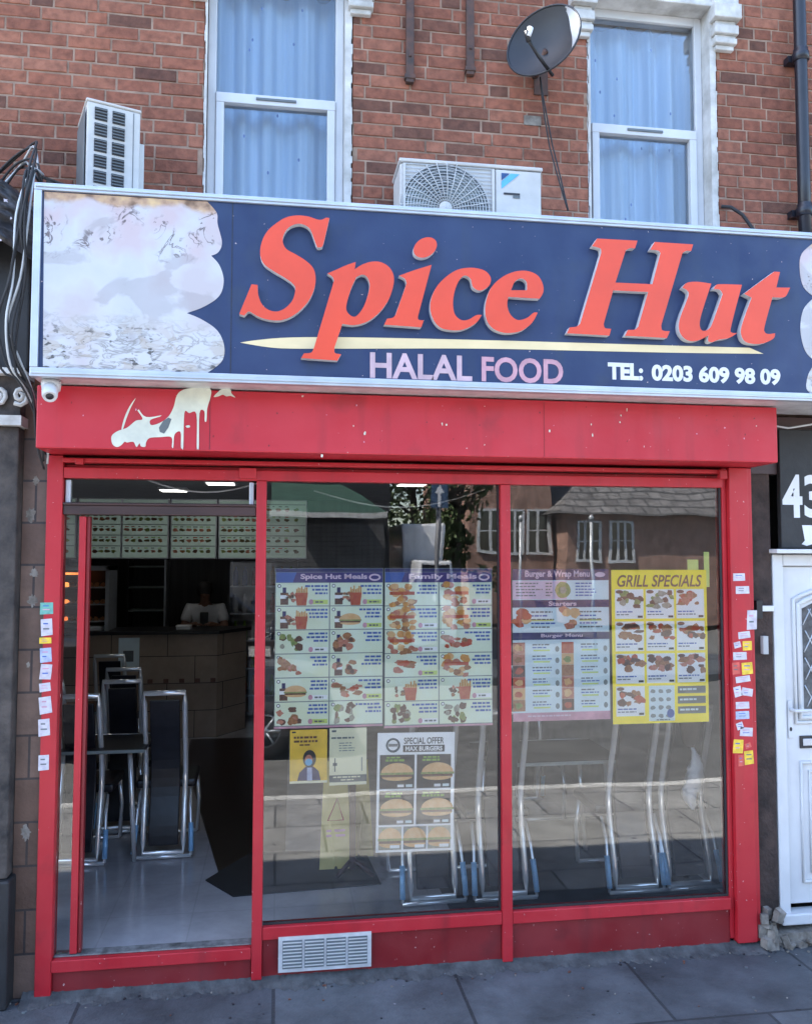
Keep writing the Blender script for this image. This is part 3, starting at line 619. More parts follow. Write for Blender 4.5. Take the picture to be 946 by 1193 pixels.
# underline swoosh
l = [(280,399,'c'),(300,396),(340,393),(420,393),(560,396),(700,400),(800,403),(873,405,'c'),(889,412,'c'),(800,411),(700,409),(560,406),(420,406),(340,406),(310,404)]
vs, fs, nz = curve_mesh([smooth_outline([(*at(p[0],p[1],SY), *p[2:]) for p in l], 4)], .001); mb = MB(); mb.add([(v.x, SY-.0012-v.z, v.y) for v in vs], fs, 'cream'); mb.build('underline', sg)
c = 'c'
LET = {
 'S': ((270,240), 6.277, [[(715,85,c),(672,268),(655,298),(625,300,c),(606,250),(575,170),(530,135),(480,128),(420,152),(382,205),(374,262),(400,312),(470,352),(545,400),(597,455),(614,530),(600,615),(560,695),(500,762),(430,810),(350,835),(260,828),(190,805),(130,770),(105,785),(92,800,c),(55,788,c),(145,570,c),(190,575,c),(195,650),(225,722),(280,762),(340,768),(400,738),(448,680),(465,600),(440,560),(380,518),(300,470),(235,420),(208,350),(220,260),(262,180),(330,120),(400,80),(480,66),(560,74),(620,94),(655,98),(690,82,c)]]),
 'p': ((345,310), 7.277, [[(265,60,c),(340,28),(420,-8),(505,-38,c),(497,25,c),(560,-15),(640,-40),(720,-35),(790,8),(828,85),(820,180),(780,290),(705,392),(610,465),(500,498),(392,488,c),(325,690,c),(330,735),(382,745,c),(350,800,c),(42,778,c),(68,738,c),(130,730),(155,680,c),(322,120,c),(305,85)], [(512,90,c),(560,70),(600,88),(624,150),(612,230),(578,330),(532,402),(490,428),(445,402),(425,360),(435,290),(470,180)]]),
 'i': ((440,260), 4.73, [[(118,288,c),(200,258),(297,228,c),(222,512,c),(225,530),(254,535,c),(240,573,c),(36,558,c),(52,525,c),(82,520),(98,505,c),(160,330,c),(150,305)], [(262+64*math.cos(a)-8*math.sin(a), 132+56*math.sin(a)-8*math.cos(a)) for a in [k*math.pi/6 for k in range(12)]]]),
 'c': ((440,260), 4.73, [[(574,505,c),(540,550),(470,585),(400,588),(340,570),(300,515),(290,440),(318,360),(370,300),(440,255),(520,244),(590,260),(623,300),(612,345),(565,370),(525,350),(512,305),(480,287),(450,312),(425,370),(415,440),(425,500),(460,532),(500,530),(545,505)]]),
 'e': ((440,260), 4.73, [[(882,492,c),(850,548),(790,592),(710,604),(640,582),(600,530),(594,450),(622,360),(680,300),(750,267),(820,261),(880,285),(910,335),(912,380),(892,415,c),(720,405,c),(714,450),(730,500),(770,532),(820,522),(860,492)], [(735,368,c),(755,322),(790,303),(820,322),(822,368,c)]]),
 'H': ((650,260), 5.256, [[(208,138,c),(240,92,c),(487,105,c),(472,152,c),(440,152),(415,165,c),(352,362,c),(578,372,c),(628,180,c),(610,165),(565,160,c),(592,113,c),(828,128,c),(816,168,c),(785,168),(762,182,c),(632,625,c),(640,655),(685,660,c),(667,702,c),(410,688,c),(428,652,c),(470,650),(492,632,c),(552,420,c),(338,410,c),(280,615,c),(288,640),(326,646,c),(315,687,c),(54,673,c),(72,637,c),(112,632),(135,615,c),(265,180,c),(258,152)]]),
 'u': ((770,300), 5.9125, [[(147,205,c),(180,172),(250,165),(347,178,c),(300,320),(270,425),(270,480),(290,503),(330,490),(358,440),(425,250,c),(405,220),(362,215,c),(385,185),(450,182),(558,186,c),(484,470),(488,515),(526,518,c),(470,552),(400,564),(350,582),(325,572),(328,535,c),(262,568),(200,574),(150,545),(124,490),(133,410),(188,265),(180,225)]]),
 't': ((770,300), 5.9125, [[(572,248,c),(650,190),(780,95,c),(820,98,c),(795,205,c),(890,206,c),(862,262),(830,274),(768,272,c),(715,470),(716,512),(740,525),(787,520,c),(775,556),(710,588),(640,594),(580,577),(553,530),(558,460),(625,275,c),(600,262)]]),
}
for ch in 'SpiceHut':
    org, k, ols = LET[ch]
    pts = [smooth_outline(zp(ol, org, k, SY-.038), 5) for ol in ols]
    vs, fs, nz = curve_mesh(pts, .0185)
    mb = MB(); fr = []; sd = []
    for f_, n_ in zip(fs, nz): (fr if n_ > .5 else sd).append(f_)
    V = [(v.x, SY-.0195-v.z, v.y) for v in vs]
    mb.add(V, sd, 'silver'); kk = mb.m('orange')
    for f_ in fr: mb.f.append(list(f_)); mb.mi.append(kk); mb.sm.append(False)
    mb.build('letter', sg, bevel=0)
def sign_text(s, p0, p1, mt, name, bold=.03):
    x0, z0 = at(p0[0], p0[1], SY); x1, z1 = at(p1[0], p1[1], SY); mb = MB(); put_text(mb, s, x0, z0, x1, z1, SY-.0022, mt, bold); mb.build(name, sg)
# both lines run level on the sign; heights taken at their own positions
xa, za = at(431,440,SY); xb, zb = at(431,410,SY); xc, _ = at(565,440,SY); xd, _ = at(656,445,SY)
xe, _ = at(550,440,SY)
mb = MB(); put_text(mb, 'HALAL', xa, za, xe, zb, SY-.0022, 'pinktxt', .026); mb.build('lettering', sg); mb = MB(); put_text(mb, 'FOOD', at(561,443,SY)[0], za, xd, zb, SY-.0022, mat('faded_pink_vinyl', (.68,.37,.44), .5, var=.2, scale=9), .026); mb.build('lettering', sg)
x0, z0 = at(708,442,SY); x1, _ = at(909,442,SY); z1 = at(708,422,SY)[1]; xm, _ = at(749,442,SY); xn, _ = at(759,442,SY)
mb = MB(); put_text(mb, 'TEL:', x0, z0, xm, z1, SY-.0022, 'whitetxt', .05); mb.build('lettering', sg); mb = MB(); put_text(mb, '0203 609 98 09', xn, z0, x1, z1, SY-.0022, 'whitetxt', .045); mb.build('lettering', sg)

# ================================================================== FRONTAGE TO EACH SIDE
# strip of brown tiles + grey pilaster on the left
mb = MB(); mb.box(-1.262, -1.146, .03, .12, .0, 2.97, 'stonetile')
for (px,py,rx,rz) in ((36,600,.03,.05),(40,668,.025,.03),(38,700,.03,.04),(33,775,.012,.02),(30,970,.03,.05),(42,560,.02,.03)):
    x,z = at(px,py,.03); mb.ell(x, z, rx*.7, rz*.7, .0285, 'rubble', 26, .3)
tag(mb.build('tile_strip'), 'narrow strip of brown wall tiles splashed with white, left of red post', 'wall tiles')
pl_ = thing('stone_pilaster', 'dark grey pilaster with carved scroll capital at the left edge', 'pilaster', (-1.45, -.05, 0))
part('shaft', [(-1.72,-1.265,-.05,.12,.60,2.78)], 'grime', pl_, .008); part('plinth', [(-1.74,-1.245,-.08,.12,0,.598)], 'slate', pl_, .01)
cap = MB(); cap.box(-1.73,-1.245,-.09,.12,2.781,2.83,'dirty_white'); cap.box(-1.72,-1.26,-.06,.12,2.831,2.86,'grime')
for k in range(5):
    a = -1.70+k*.10; pts = [(a+.045+.042*(1-t_/16)*math.cos(t_*.75+k), -.075, 2.93+.05*(1-t_/16)*math.sin(t_*.75+k)) for t_ in range(15)]
    cap.tube(pts, [.012]*15, 'dirty_white', 6)
cap.box(-1.72,-1.26,-.055,.12,2.861,3.03,'grime'); cap.box(-1.75,-1.24,-.11,.12,3.031,3.06,'dirty_white'); cap.build('capital', pl_, .004)
nb = thing('neighbour_shopfront', 'dark closed shopfront left of the grey pilaster, mostly out of view', 'shopfront', (-4.6, 0, 0))
part('shutter', [(-7.4,-1.75,.06,.12,0,2.6)], 'shutterm', nb, 0); part('fascia', [(-7.5,-1.24,-.02,.12,3.07,3.78),(-7.4,-1.75,.0,.12,2.6,3.06)], 'slate', nb, .01)
# torn sheeting bulging over the fascia end
sh = MB(); n1, n2 = 44, 34; vs = []
for i in range(n1+1):
    for j in range(n2+1):
        u, v = i/n1, j/n2; a = math.pi*.5*v
        x = -2.3+u*1.12; rr_ = .25+.05*math.sin(u*9+v*3)+.03*math.sin(u*23+v*11)+.035*math.sin(u*41+7*math.sin(v*9))+random.uniform(-.022,.022)
        y = .05-math.cos(a*.95)*rr_*(.9 if u < .9 else .9-(u-.9)*5); z = 3.62+math.sin(a)*.46*(1-max(0,u-.72)*1.5)+.03*math.sin(u*17)
        vs.append((x,y,z))
sh.add(vs, [(i*(n2+1)+j, (i+1)*(n2+1)+j, (i+1)*(n2+1)+j+1, i*(n2+1)+j+1) for i in range(n1) for j in range(n2)], 'tarp', True)
for k in range(16):
    x, y = random.uniform(-1.5,-1.24), -.235; sh.ell(x, random.uniform(3.62,3.85), random.uniform(.004,.015), random.uniform(.004,.012), y-.06, 'stick_w', 8, .5)
tag(sh.build('torn_sheeting'), 'crumpled black plastic sheeting spotted white above the left fascia', 'sheeting')
# cable bundle on the left
for k in range(7):
    rk = random.Random(k+20); mb = MB(); o_ = k*.013
    pts = [(-1.50, .05, 4.02-k*.03), (-1.34+o_*.3,.0,4.15-k*.012), (-1.235+o_*.4,-.10,4.20-k*.025), (-1.165+o_*.2,-.2,4.10-k*.03), (-1.155-o_*.2,-.32,3.93), (-1.17-o_*.5,-.36,3.7), (-1.19-o_*.9,-.33,3.45), (-1.22-o_*1.1,-.30,3.22),(-1.21-o_,-.26,3.05),(-1.17-o_*.3,-.2,2.94),(-1.145,-.10,2.84-k*.02),(-1.15,-.02,2.72-k*.03)]
    pts = [(p[0]+rk.uniform(-.022,.022), p[1]+rk.uniform(-.02,.02), p[2]+rk.uniform(-.03,.03)) for p in pts]
    ol = []
    for i in range(len(pts)-1):
        p0, p1, p2, p3 = [Vector(pts[max(0,min(len(pts)-1,i+q))]) for q in (-1,0,1,2)]
        for s_ in range(5):
            t_ = s_/5; ol.append(.5*((2*p1)+(-p0+p2)*t_+(2*p0-5*p1+4*p2-p3)*t_*t_+(-p0+3*p1-3*p2+p3)*t_**3))
    mb.tube(ol, .006, 'dishpale' if k in (2,4) else 'rubber', 6)
    lab = ['black cable nearest the sign end of the bundle','black cable second from the sign end','pale cable inside the left bundle, nearer the sign','black cable in the middle of the left bundle','pale grey cable bowing out widest left of sign','black cable on the outer side of the left bundle','outermost black cable of the bundle left of sign'][k]
    tag(mb.build('cable'), lab, 'cable', 'cables bundled left of the sign')
mb = MB(); mb.tube([(-1.15,-.1,4.0),(-1.0,-.12,3.93),(-.85,-.1,3.90),(-.7,-.1,3.88)], .012, 'rubber', 6); mb.tube([(-1.2,-.05,4.05),(-1.02,-.14,3.96),(-.9,-.12,3.9)], .009, 'rubber', 6)
tag(mb.build('cable'), 'thick black cables lying along the top left of sign', 'cable')

# right hand side: dark rubble strip, black number panel, white door
mb = MB(); mb.box(2.66, 2.775, .03, .12, .0, 2.62, mat('dark_brown_render', (.05,.032,.027), .9, var=.4, scale=9, bump=.8)); mb.box(2.66, 4.6, .02, .12, 2.876, 2.95, 'dark_wood'); mb.box(2.66,2.82,.02,.12,2.62,2.876,'dark_wood')
tag(mb.build('brick_strip'), 'dark grimy brick strip between red post and white door', 'wall')
rb = MB()
for k in range(150):
    x = random.uniform(2.65,3.9); h = random.uniform(.015,.06)*(1.6 if x < 2.80 else 1); zz = random.uniform(.0,.20 if x < 2.76 else .05)
    rb.cbox((x, random.uniform(-.04,.03), zz), (random.uniform(.015,.05),random.uniform(.02,.05),h*.7), 'rubble', random.uniform(0,3), random.uniform(-.5,.5))
rb.box(2.66,3.95,-.02,.12,0,.075,'rubble')
tag(rb.build('broken_step'), 'crumbling pale concrete step under the white door', 'step')
pn = thing('number_panel', 'black panel with white number 43 above the white door', 'sign', (3.4, 0, 2.2))
part('board', [(2.822,4.2,-.005,.03,2.196,2.875)], 'slate', pn, .004)
mb = MB(); x0, z0 = at(912,603,-.006); x1, z1 = at(934,553,-.006); put_text(mb, '4', x0, z0, x1, z1, -.0065, 'whitetxt', .03)
put_text(mb, '3', x1+.012, z0, x1+.122, z1, -.0065, 'whitetxt', .03); mb.build('numeral', pn)
mb = MB(); x0,z0 = at(934,636,-.006); x1,z1 = at(950,612,-.006)
mb.flat([(x0+.03,z0),(x0+.075,z0+.012),(x0+.10,z1),(x0+.005,z1),(x0+.02,z0+.03),(x0,z0+.01)], -.0065, 'whitetxt'); mb.build('printed_mark', pn)
dr = thing('white_door', 'white panelled door with leaded glass beside the shopfront', 'door', (3.2, .05, .1))
dx0, dx1 = 2.785, 3.78
part('door_hood', [(2.765,4.0,-.05,.06,2.166,2.19)], 'white', dr, .004)
part('door_frame', [(dx0,dx0+.065,.03,.10,.13,2.16),(dx1-.065,dx1,.03,.10,.13,2.16),(dx0+.065,dx1-.065,.03,.10,2.095,2.16)], 'white', dr, .006)
leaf_ = part('door_leaf', [(dx0+.068,dx1-.068,.055,.10,.20,2.092)], 'white', dr, .005)
part('sill', [(dx0-.005,dx1+.005,.0,.10,.105,.165)], 'white', dr, .008)
# leaf mouldings: arched glass opening and lower raised panel
mb = MB(); gx0, gx1, gz0, gz1 = dx0+.19, dx1-.19, 1.26, 1.93
def arch(x0,x1,z0,z1,rise):
    n = 14; return [(x0,z0),(x1,z0)]+[(x1-(x1-x0)*k/n, z1-rise*(2*k/n-1)**2) for k in range(n+1)]
for d_, th in ((.055,.012),(.028,.016)):
    ol = arch(gx0-d_, gx1+d_, gz0-d_, gz1+d_, .08); mb.tube([(x,.05,z) for x,z in ol], th, 'white', 6, closed=True)
for d_, th in ((0,.012),(.05,.008)):
    mb.tube([(gx0-.03+d_,.05,.32+d_),(gx1+.03-d_,.05,.32+d_),(gx1+.03-d_,.05,.98-d_),(gx0-.03+d_,.05,.98-d_)], th, 'white', 6, closed=True)
mb.build('moulding', leaf_)
mb = MB(); mb.flat([(x,z) for x,z in arch(gx0,gx1,gz0,gz1,.08)], .0535, 'leadg')
for k in range(-6,14):
    for sgn in (1,-1):
        a = gx0+k*.09; p0 = Vector((a,.051,gz0)); p1 = Vector((a+sgn*.34,.051,gz0+.62)) 
        t0 = 0; pts = [p0.lerp(p1, q/20) for q in range(21)]; pts = [p for p in pts if gx0 < p.x < gx1 and p.z < gz1-.08]
        if len(pts) > 1: mb.tube(pts, .004, 'alu', 4)
mb.build('leaded_glass', leaf_)
mb = MB(); mb.box(dx0+.155,dx0+.40,.046,.0545,1.06,1.13,'ink'); mb.box(dx0+.17,dx0+.385,.040,.0455,1.075,1.115,'alu'); mb.build('letter_box', leaf_, bevel=.003)
mb = MB(); mb.box(dx0+.085,dx0+.115,.047,.0545,1.12,1.33,'white'); mb.tube([(dx0+.10,.045,1.28),(dx0+.10,.0,1.28),(dx0+.2,.0,1.28)], .010, 'white', 8); mb.ell(dx0+.1,1.17,.008,.012,.0455,'ink'); mb.build('handle', leaf_, bevel=.003)
mb = MB(); mb.box(dx1+.003, 8.4, .04, .12, 0, 2.95, M['oppbrick']); tag(mb.build('side_wall'), 'grimy brick wall beyond the white door, out of frame right', 'wall')
mb = MB(); mb.box(4.452, 8.5, -.05, .12, 2.953, 3.78, 'slate'); tag(mb.build('blank_fascia'), 'dark blank fascia board beyond the end of the navy sign', 'fascia')
# small junk on the strip
mb = MB(); mb.box(2.665,2.70,-.0,.03,1.80,1.90,'black'); mb.box(2.70,2.77,.0,.03,1.84,1.87,'white')
m2 = MB(); m2.box(2.70,2.73,.0,.03,1.60,1.70,'greyw'); tag(m2.build('wall_switch'), 'little grey box on dark strip, below the bell box', 'switch')
tag(mb.build('bell_box'), 'small black and white bell box on dark strip by door', 'bell box')

# ================================================================== ON THE WALL
# air conditioner standing end-on (left)
def solid(name, boxes, parent, bevel=.004):
    mb = MB()
    for b in boxes: mb.box(*b)
    return mb.build(name, parent, bevel)
a1 = thing('air_conditioner', 'white air conditioning unit turned side-on, dark slots, above sign left', 'air conditioner', (-.8, -.18, 3.86))
ay0, ay1 = -.24, .06; (ax0, az1), ax1, az0 = at(97,122,ay0), at(159,124,ay0)[0], 3.862
solid('casing', [(ax0,ax1,ay0,ay1,az0,az1,'acwhite'),(ax0-.006,ax1+.004,ay0-.006,ay1,az1+.0005,az1+.014,'acwhite')], a1, .012)
g_ = MB()
for cc in range(2):
    for rr_ in range(6):
        x = ax0+.035+cc*.082; z = az1-.085-rr_*.078
        g_.box(x, x+.058, ay0-.004, ay0-.0005, z, z+.062, 'ink')
        for q in range(4): g_.box(x+.002, x+.056, ay0-.010, ay0-.0045, z+.006+q*.015, z+.010+q*.015, 'greyink')
g_.build('slotted_grille', a1)
g_ = MB(); g_.box(ax0+.215,ax0+.218,ay0-.0025,ay0-.0003,az0,az1-.01,'greyink'); g_.box(ax1+.0005,ax1+.03,ay0+.05,ay1,az0,az1-.13,'acwhite'); g_.build('side_cover', a1)
g_ = MB(); g_.box(ax0-.009,ax0-.0065,ay0+.01,ay1-.02,az0+.02,az1-.03,'greyink'); g_.build('side_coil', a1)
a1.rotation_euler = (0,0,R_(20))
# second unit, facing the street
a2 = thing('air_conditioner', 'white air conditioning unit with round fan grille and blue logo', 'air conditioner', (1.0, -.2, 3.86))
bx0, bx1, by0, by1, bz0, bz1 = .607, 1.366, -.20, .07, 3.70, 4.19
solid('casing', [(bx0,bx1,by0+.012,by1,bz0,bz1,'acwhite')], a2, .012)
solid('lid', [(bx0-.006,bx1+.006,by0-.002,by1+.002,bz1+.0005,bz1+.02,'acwhite')], a2, .006)
solid('service_panel', [(1.115,bx1-.004,by0+.002,by0+.0118,bz0,bz1-.006,'acwhite')], a2, .004)
fan = MB(); fcx, fcz = .845, 3.955
fan.ell(fcx, fcz, .235, .235, by0+.0105, 'greyink', 40)
fan.build('fan_opening', a2)
fb = MB()
for k in range(3):
    a = k*2*math.pi/3+.5; pts = [(fcx+.03*math.cos(a),fcz+.03*math.sin(a)),(fcx+.21*math.cos(a-.1),fcz+.21*math.sin(a-.1)),(fcx+.225*math.cos(a+.35),fcz+.225*math.sin(a+.35)),(fcx+.2*math.cos(a+.8),fcz+.2*math.sin(a+.8)),(fcx+.04*math.cos(a+1.2),fcz+.04*math.sin(a+1.2))]
    fb.flat(pts, by0+.0095-.0003*k, 'linegrey')
fb.build('fan_blades', a2)
gr = MB()
for r_ in [.03+.0155*k for k in range(14)]: gr.tube([(fcx+r_*math.cos(q*math.pi/20), by0-.004, fcz+r_*math.sin(q*math.pi/20)) for q in range(40)], .0021, 'dishpale', 4, closed=True)
for k in range(28):
    a = k*math.pi/14; gr.tube([(fcx+.03*math.cos(a),by0-.004,fcz+.03*math.sin(a)),(fcx+.14*math.cos(a+.15),by0-.008,fcz+.14*math.sin(a+.15)),(fcx+.245*math.cos(a+.2),by0-.002,fcz+.245*math.sin(a+.2))], .0028, 'acwhite', 4)
gr.lathe([(0,.012),(.03,.010),(.036,0)], (fcx,by0-.004,fcz), 'acwhite', 20, Vector((0,-1,0)))
gx = [bx0+.02, 1.10]
for x in gx: gr.box(x-.006,x+.006,by0-.006,by0+.006,bz0,bz1-.01,'acwhite')
for q in range(24): gr.box(bx0+.027,1.094,by0+.003,by0+.005,bz0+.01+q*.0205,bz0+.013+q*.0205,'dishpale')
gr.build('fan_grille', a2)
lg = MB(); y_ = by0-.0005; lx, lz = 1.145, 4.165
lg.flat([(lx,lz-.04),(lx+.045,lz),(lx,lz)], y_-.0006, 'navylogo'); lg.flat([(lx,lz-.085),(lx,lz-.045),(lx+.05,lz),(lx+.10,lz)], y_, 'cyan')
lg.box(lx+.012,lx+.10,y_-.0004,y_,lz-.115,lz-.104,'ink'); lg.box(lx+.062,lx+.10,y_-.0004,y_,lz-.132,lz-.1165,'greyink'); lg.build('logo', a2)

# satellite dish
ds = thing('satellite_dish', 'charcoal grey satellite dish with cable, between the upstairs windows', 'satellite dish', (1.46, WY, 4.75))
ax = Vector((-.66, -.72, .10)).normalized(); q = ax.to_track_quat('Z','Y'); dc = Vector((1.405,-.12,4.965))
mb = MB(); vs = []; fs = []; nr, na = 8, 36
for i in range(nr+1):
    r_ = i/nr
    for k in range(na):
        a = 2*math.pi*k/na; vs.append(dc + q@Vector((0.215*r_*math.cos(a), .195*r_*math.sin(a), -.06*(1-r_*r_))))
for i in range(nr):
    for k in range(na): fs.append((i*na+k, i*na+(k+1)%na, (i+1)*na+(k+1)%na, (i+1)*na+k))
mb.add(vs, fs, 'dish', True); mb.tube([dc+q@Vector((0.217*math.cos(2*math.pi*k/na),.197*math.sin(2*math.pi*k/na),0)) for k in range(na)], .006, 'dish', 6, closed=True)
dd = mb.build('reflector', ds)
mb = MB(); vs = []  # pale strip imitates sun catching the right side of the dish
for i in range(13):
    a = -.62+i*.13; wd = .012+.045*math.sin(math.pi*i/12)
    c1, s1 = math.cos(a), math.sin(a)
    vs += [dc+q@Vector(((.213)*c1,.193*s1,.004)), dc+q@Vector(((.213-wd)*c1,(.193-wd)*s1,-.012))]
mb.add(vs, [(2*i,2*i+2,2*i+3,2*i+1) for i in range(12)], 'dishpale', True); tag(mb.build('sunlit_crescent', dd), 'painted sunlit crescent along the right rim', None)
mb = MB(); mb.tube([dc+Vector((.05,-.01,-.20)), dc+Vector((-.06,-.10,-.155)), dc+Vector((-.13,-.16,-.115))], .010, 'black', 6); mb.tube([dc+Vector((-.13,-.16,-.12)),dc+Vector((-.145,-.17,-.07))], .014, 'black', 8)
mb.tube([dc+Vector((-.135,-.17,-.10)),dc+Vector((-.125,-.175,-.055))], [.012,.016], 'whitetxt', 10); mb.build('feed_arm', ds)
mb = MB(); mb.tube([dc+Vector((.03,.04,-.03)), dc+Vector((.02,.15,-.08)), dc+Vector((.02,.215,-.08))], .018, 'iron', 8); mb.cbox((1.46,WY-.006,4.86),(.08,.012,.16),'iron'); mb.build('wall_bracket', ds)
for k, (dx, lab) in enumerate(((0,'black dish cable hanging straighter, nearer the left window'),(.03,'black dish cable looping wider toward the right window'))):
    mb = MB(); pts = []
    for i in range(15):
        t_ = i/14; px = 630+(2+dx*120)*math.sin(t_*3)+27*t_**1.6; py = 88+162*t_
        x, z = at(px, py, -.02); pts.append((x, .06-.14*t_ if t_ > .5 else -.01, z))
    mb.tube(pts, .0045, 'rubber', 6); tag(mb.build('cable'), lab, 'cable', 'cables from the dish')
mb = MB(); mb.box(1.36,1.46,WY-.006,WY+.01,4.60,4.655,'rubble'); tag(mb.build('mortar_patch'), 'small pale mortar patch on brick below the dish', 'patch')
# iron bars
for x, z0, lab in ((.70,4.775,'rusty iron bar fixed upright on brick, longer left one'),(1.043,4.85,'rusty iron bar fixed upright on brick, shorter right one')):
    mb = MB(); mb.box(x-.022,x+.022,WY-.035,WY-.003,z0,5.9,'iron'); mb.box(x-.03,x+.03,WY-.04,WY-.002,z0+.02,z0+.045,'iron')
    for zz in (z0+.15,z0+.6): mb.lathe([(0,.008),(.008,.007),(.009,0)],(x,WY-.036,zz),'iron',8,Vector((0,-1,0)))
    tag(mb.build('iron_bar', bevel=.003), lab, 'iron bar', 'iron bars on the brick wall')
# downpipe
dp = thing('drain_pipe', 'black cast iron drainpipe down the brick at the right', 'drainpipe', (3.03, .03, 3.8))
mb = MB(); mb.tube([(3.035,.02,z) for z in (3.80,4.4,5.0,5.6,6.5)], .036, 'pipe', 14); mb.build('pipe', dp)
for zz in (4.14,5.08,6.0):
    mb = MB(); mb.lathe([(.036,0),(.048,.005),(.048,.05),(.042,.055),(.042,.075),(.036,.08)],(3.035,.02,zz),'pipe',14); mb.box(2.975,3.095,.05,WY-.001,zz+.01,zz+.05,'pipe'); mb.build('collar', dp)
mb = MB(); mb.tube([(2.55,WY-.01,4.20),(2.60,WY-.03,4.19),(2.66,WY-.05,4.14),(2.72,WY-.06,4.05),(2.75,WY-.06,3.95)], .010, 'rubber', 6); tag(mb.build('cable'), 'short black cable coming out beside the right window', 'cable')
mb = MB(); mb.tube([(2.66,-.05,2.90),(2.85,-.05,2.875),(3.0,-.06,2.90),(3.3,-.05,2.89)], .006, 'dishpale', 6); tag(mb.build('cable'), 'thin pale cable slung under the sign above number panel', 'cable')
# CCTV
cc = thing('security_camera', 'small white security camera hanging under the sign\'s left corner', 'security camera', (-1.05, -.33, 2.95))
mb = MB(); mb.lathe([(0,0),(.042,0),(.044,-.02),(.040,-.045),(.025,-.055)],(-1.045,-.34,2.954),'white',20); mb.build('mount', cc)
mb = MB(); mb.lathe([(.02,.03),(.033,.02),(.036,-.005),(.034,-.04),(.030,-.052),(.026,-.05),(0,-.046)],(-1.042,-.37,2.905),'white',20,Vector((-.15,.62,.7))); mb.build('camera_head', cc)
mb = MB(); mb.lathe([(0,.002),(.017,.0),(.019,-.004)],(-1.034,-.404,2.868),'ink',16,Vector((.15,-.62,-.7))); mb.build('lens', cc)

# ================================================================== POSTERS ON THE GLASS
PY = .0385       # just outside... posters hang on the inner face of the pane
PY = .050
def words(mb, x0, x1, z, h, y, mt, right=False):
    x = x0
    L_ = (x1-x0)*random.uniform(.6,1); 
    if right: x = x1-L_
    end = x+L_
    while x < end-.004:
        w_ = min(random.uniform(.010,.03), end-x); mb.quad(x, z, x+w_, z+h, y, mt); x += w_+.0045
def blob(mb, kind, cx, cz, w_, h_, y0_):
    w_ *= 1.32; h_ *= 1.22
    yy = [y0_]
    def nx(): yy[0] -= .00003; return yy[0]      # every printed patch a hair above the last
    if kind == 'fries':
        for k in range(7):
            x = cx-w_*.32+k*w_*.1; mb.quad(x, cz-.1*h_, x+w_*.075, cz+h_*random.uniform(.25,.48), nx(), 'fgold')
        mb.flat([(cx-w_*.28,cz-h_*.45),(cx+w_*.28,cz-h_*.45),(cx+w_*.38,cz+h_*.12),(cx-w_*.38,cz+h_*.12)], nx(), 'fred')
    elif kind == 'bottle':
        mb.quad(cx-w_*.4, cz-h_*.5, cx+w_*.4, cz+h_*.2, nx(), 'fdark'); mb.quad(cx-w_*.18, cz+h_*.2, cx+w_*.18, cz+h_*.5, nx(), 'navy'); mb.quad(cx-w_*.4,cz-h_*.15,cx+w_*.4,cz+h_*.05,nx(),'paper')
    elif kind == 'bucket':
        for k in range(9): mb.ell(cx+random.uniform(-.38,.38)*w_, cz+random.uniform(.0,.42)*h_, w_*.14, h_*.14, nx(), random.choice(['fgold','bun','fpink']), 9, .2)
        mb.quad(cx-w_*.42, cz-.02*h_, cx+w_*.42, cz+h_*.12, nx(), 'fred')
        for k in range(10): mb.ell(cx+random.uniform(-.42,.42)*w_, cz-random.uniform(.1,.45)*h_, w_*.12, h_*.11, nx(), random.choice(['fgold','fpink','fbrown','bun']), 9, .25)
    elif kind == 'burger':
        mb.ell(cx, cz-h_*.02, w_*.46, h_*.42, nx(), 'bun', 16, 0, 0, math.pi); mb.quad(cx-w_*.48,cz-h_*.10,cx+w_*.48,cz-.01*h_, nx(),'fgreen'); mb.quad(cx-w_*.44,cz-h_*.20,cx+w_*.44,cz-h_*.10, nx(),'fdark')
        mb.ell(cx, cz-h_*.20, w_*.44, h_*.16, nx(), 'bun', 12, 0, math.pi, 2*math.pi)
    else:
        cols = {'wings':['fbrown','fdark','fpink'],'pink':['fpink','fred','fbrown'],'grey':['fgrey','fdark','fgreen'],'grill':['fdark','fbrown','fbrown','fred'],'salad':['fgreen','fgrey','fdark']}[kind]
        for k in range(12): mb.ell(cx+random.uniform(-.38,.38)*w_, cz+random.uniform(-.35,.35)*h_, w_*random.uniform(.08,.18), h_*random.uniform(.09,.2), nx(), random.choice(cols), 9, .3)
def rect(p0, p1, Y=PY):
    x0, z1 = at(*p0, Y); x1, z0 = at(*p1, Y); return x0, z0, x1, z1
def poster(name, label, x0, z0, x1, z1, mt, thick=.0012):
    t = thing(name, label, 'poster', ((x0+x1)/2, PY, z0)); mb = MB(); mb.box(x0, x1, PY, PY+thick, z0, z1, mt); s_ = mb.build('sheet', t); return t
def front(k): return PY-.0005*k
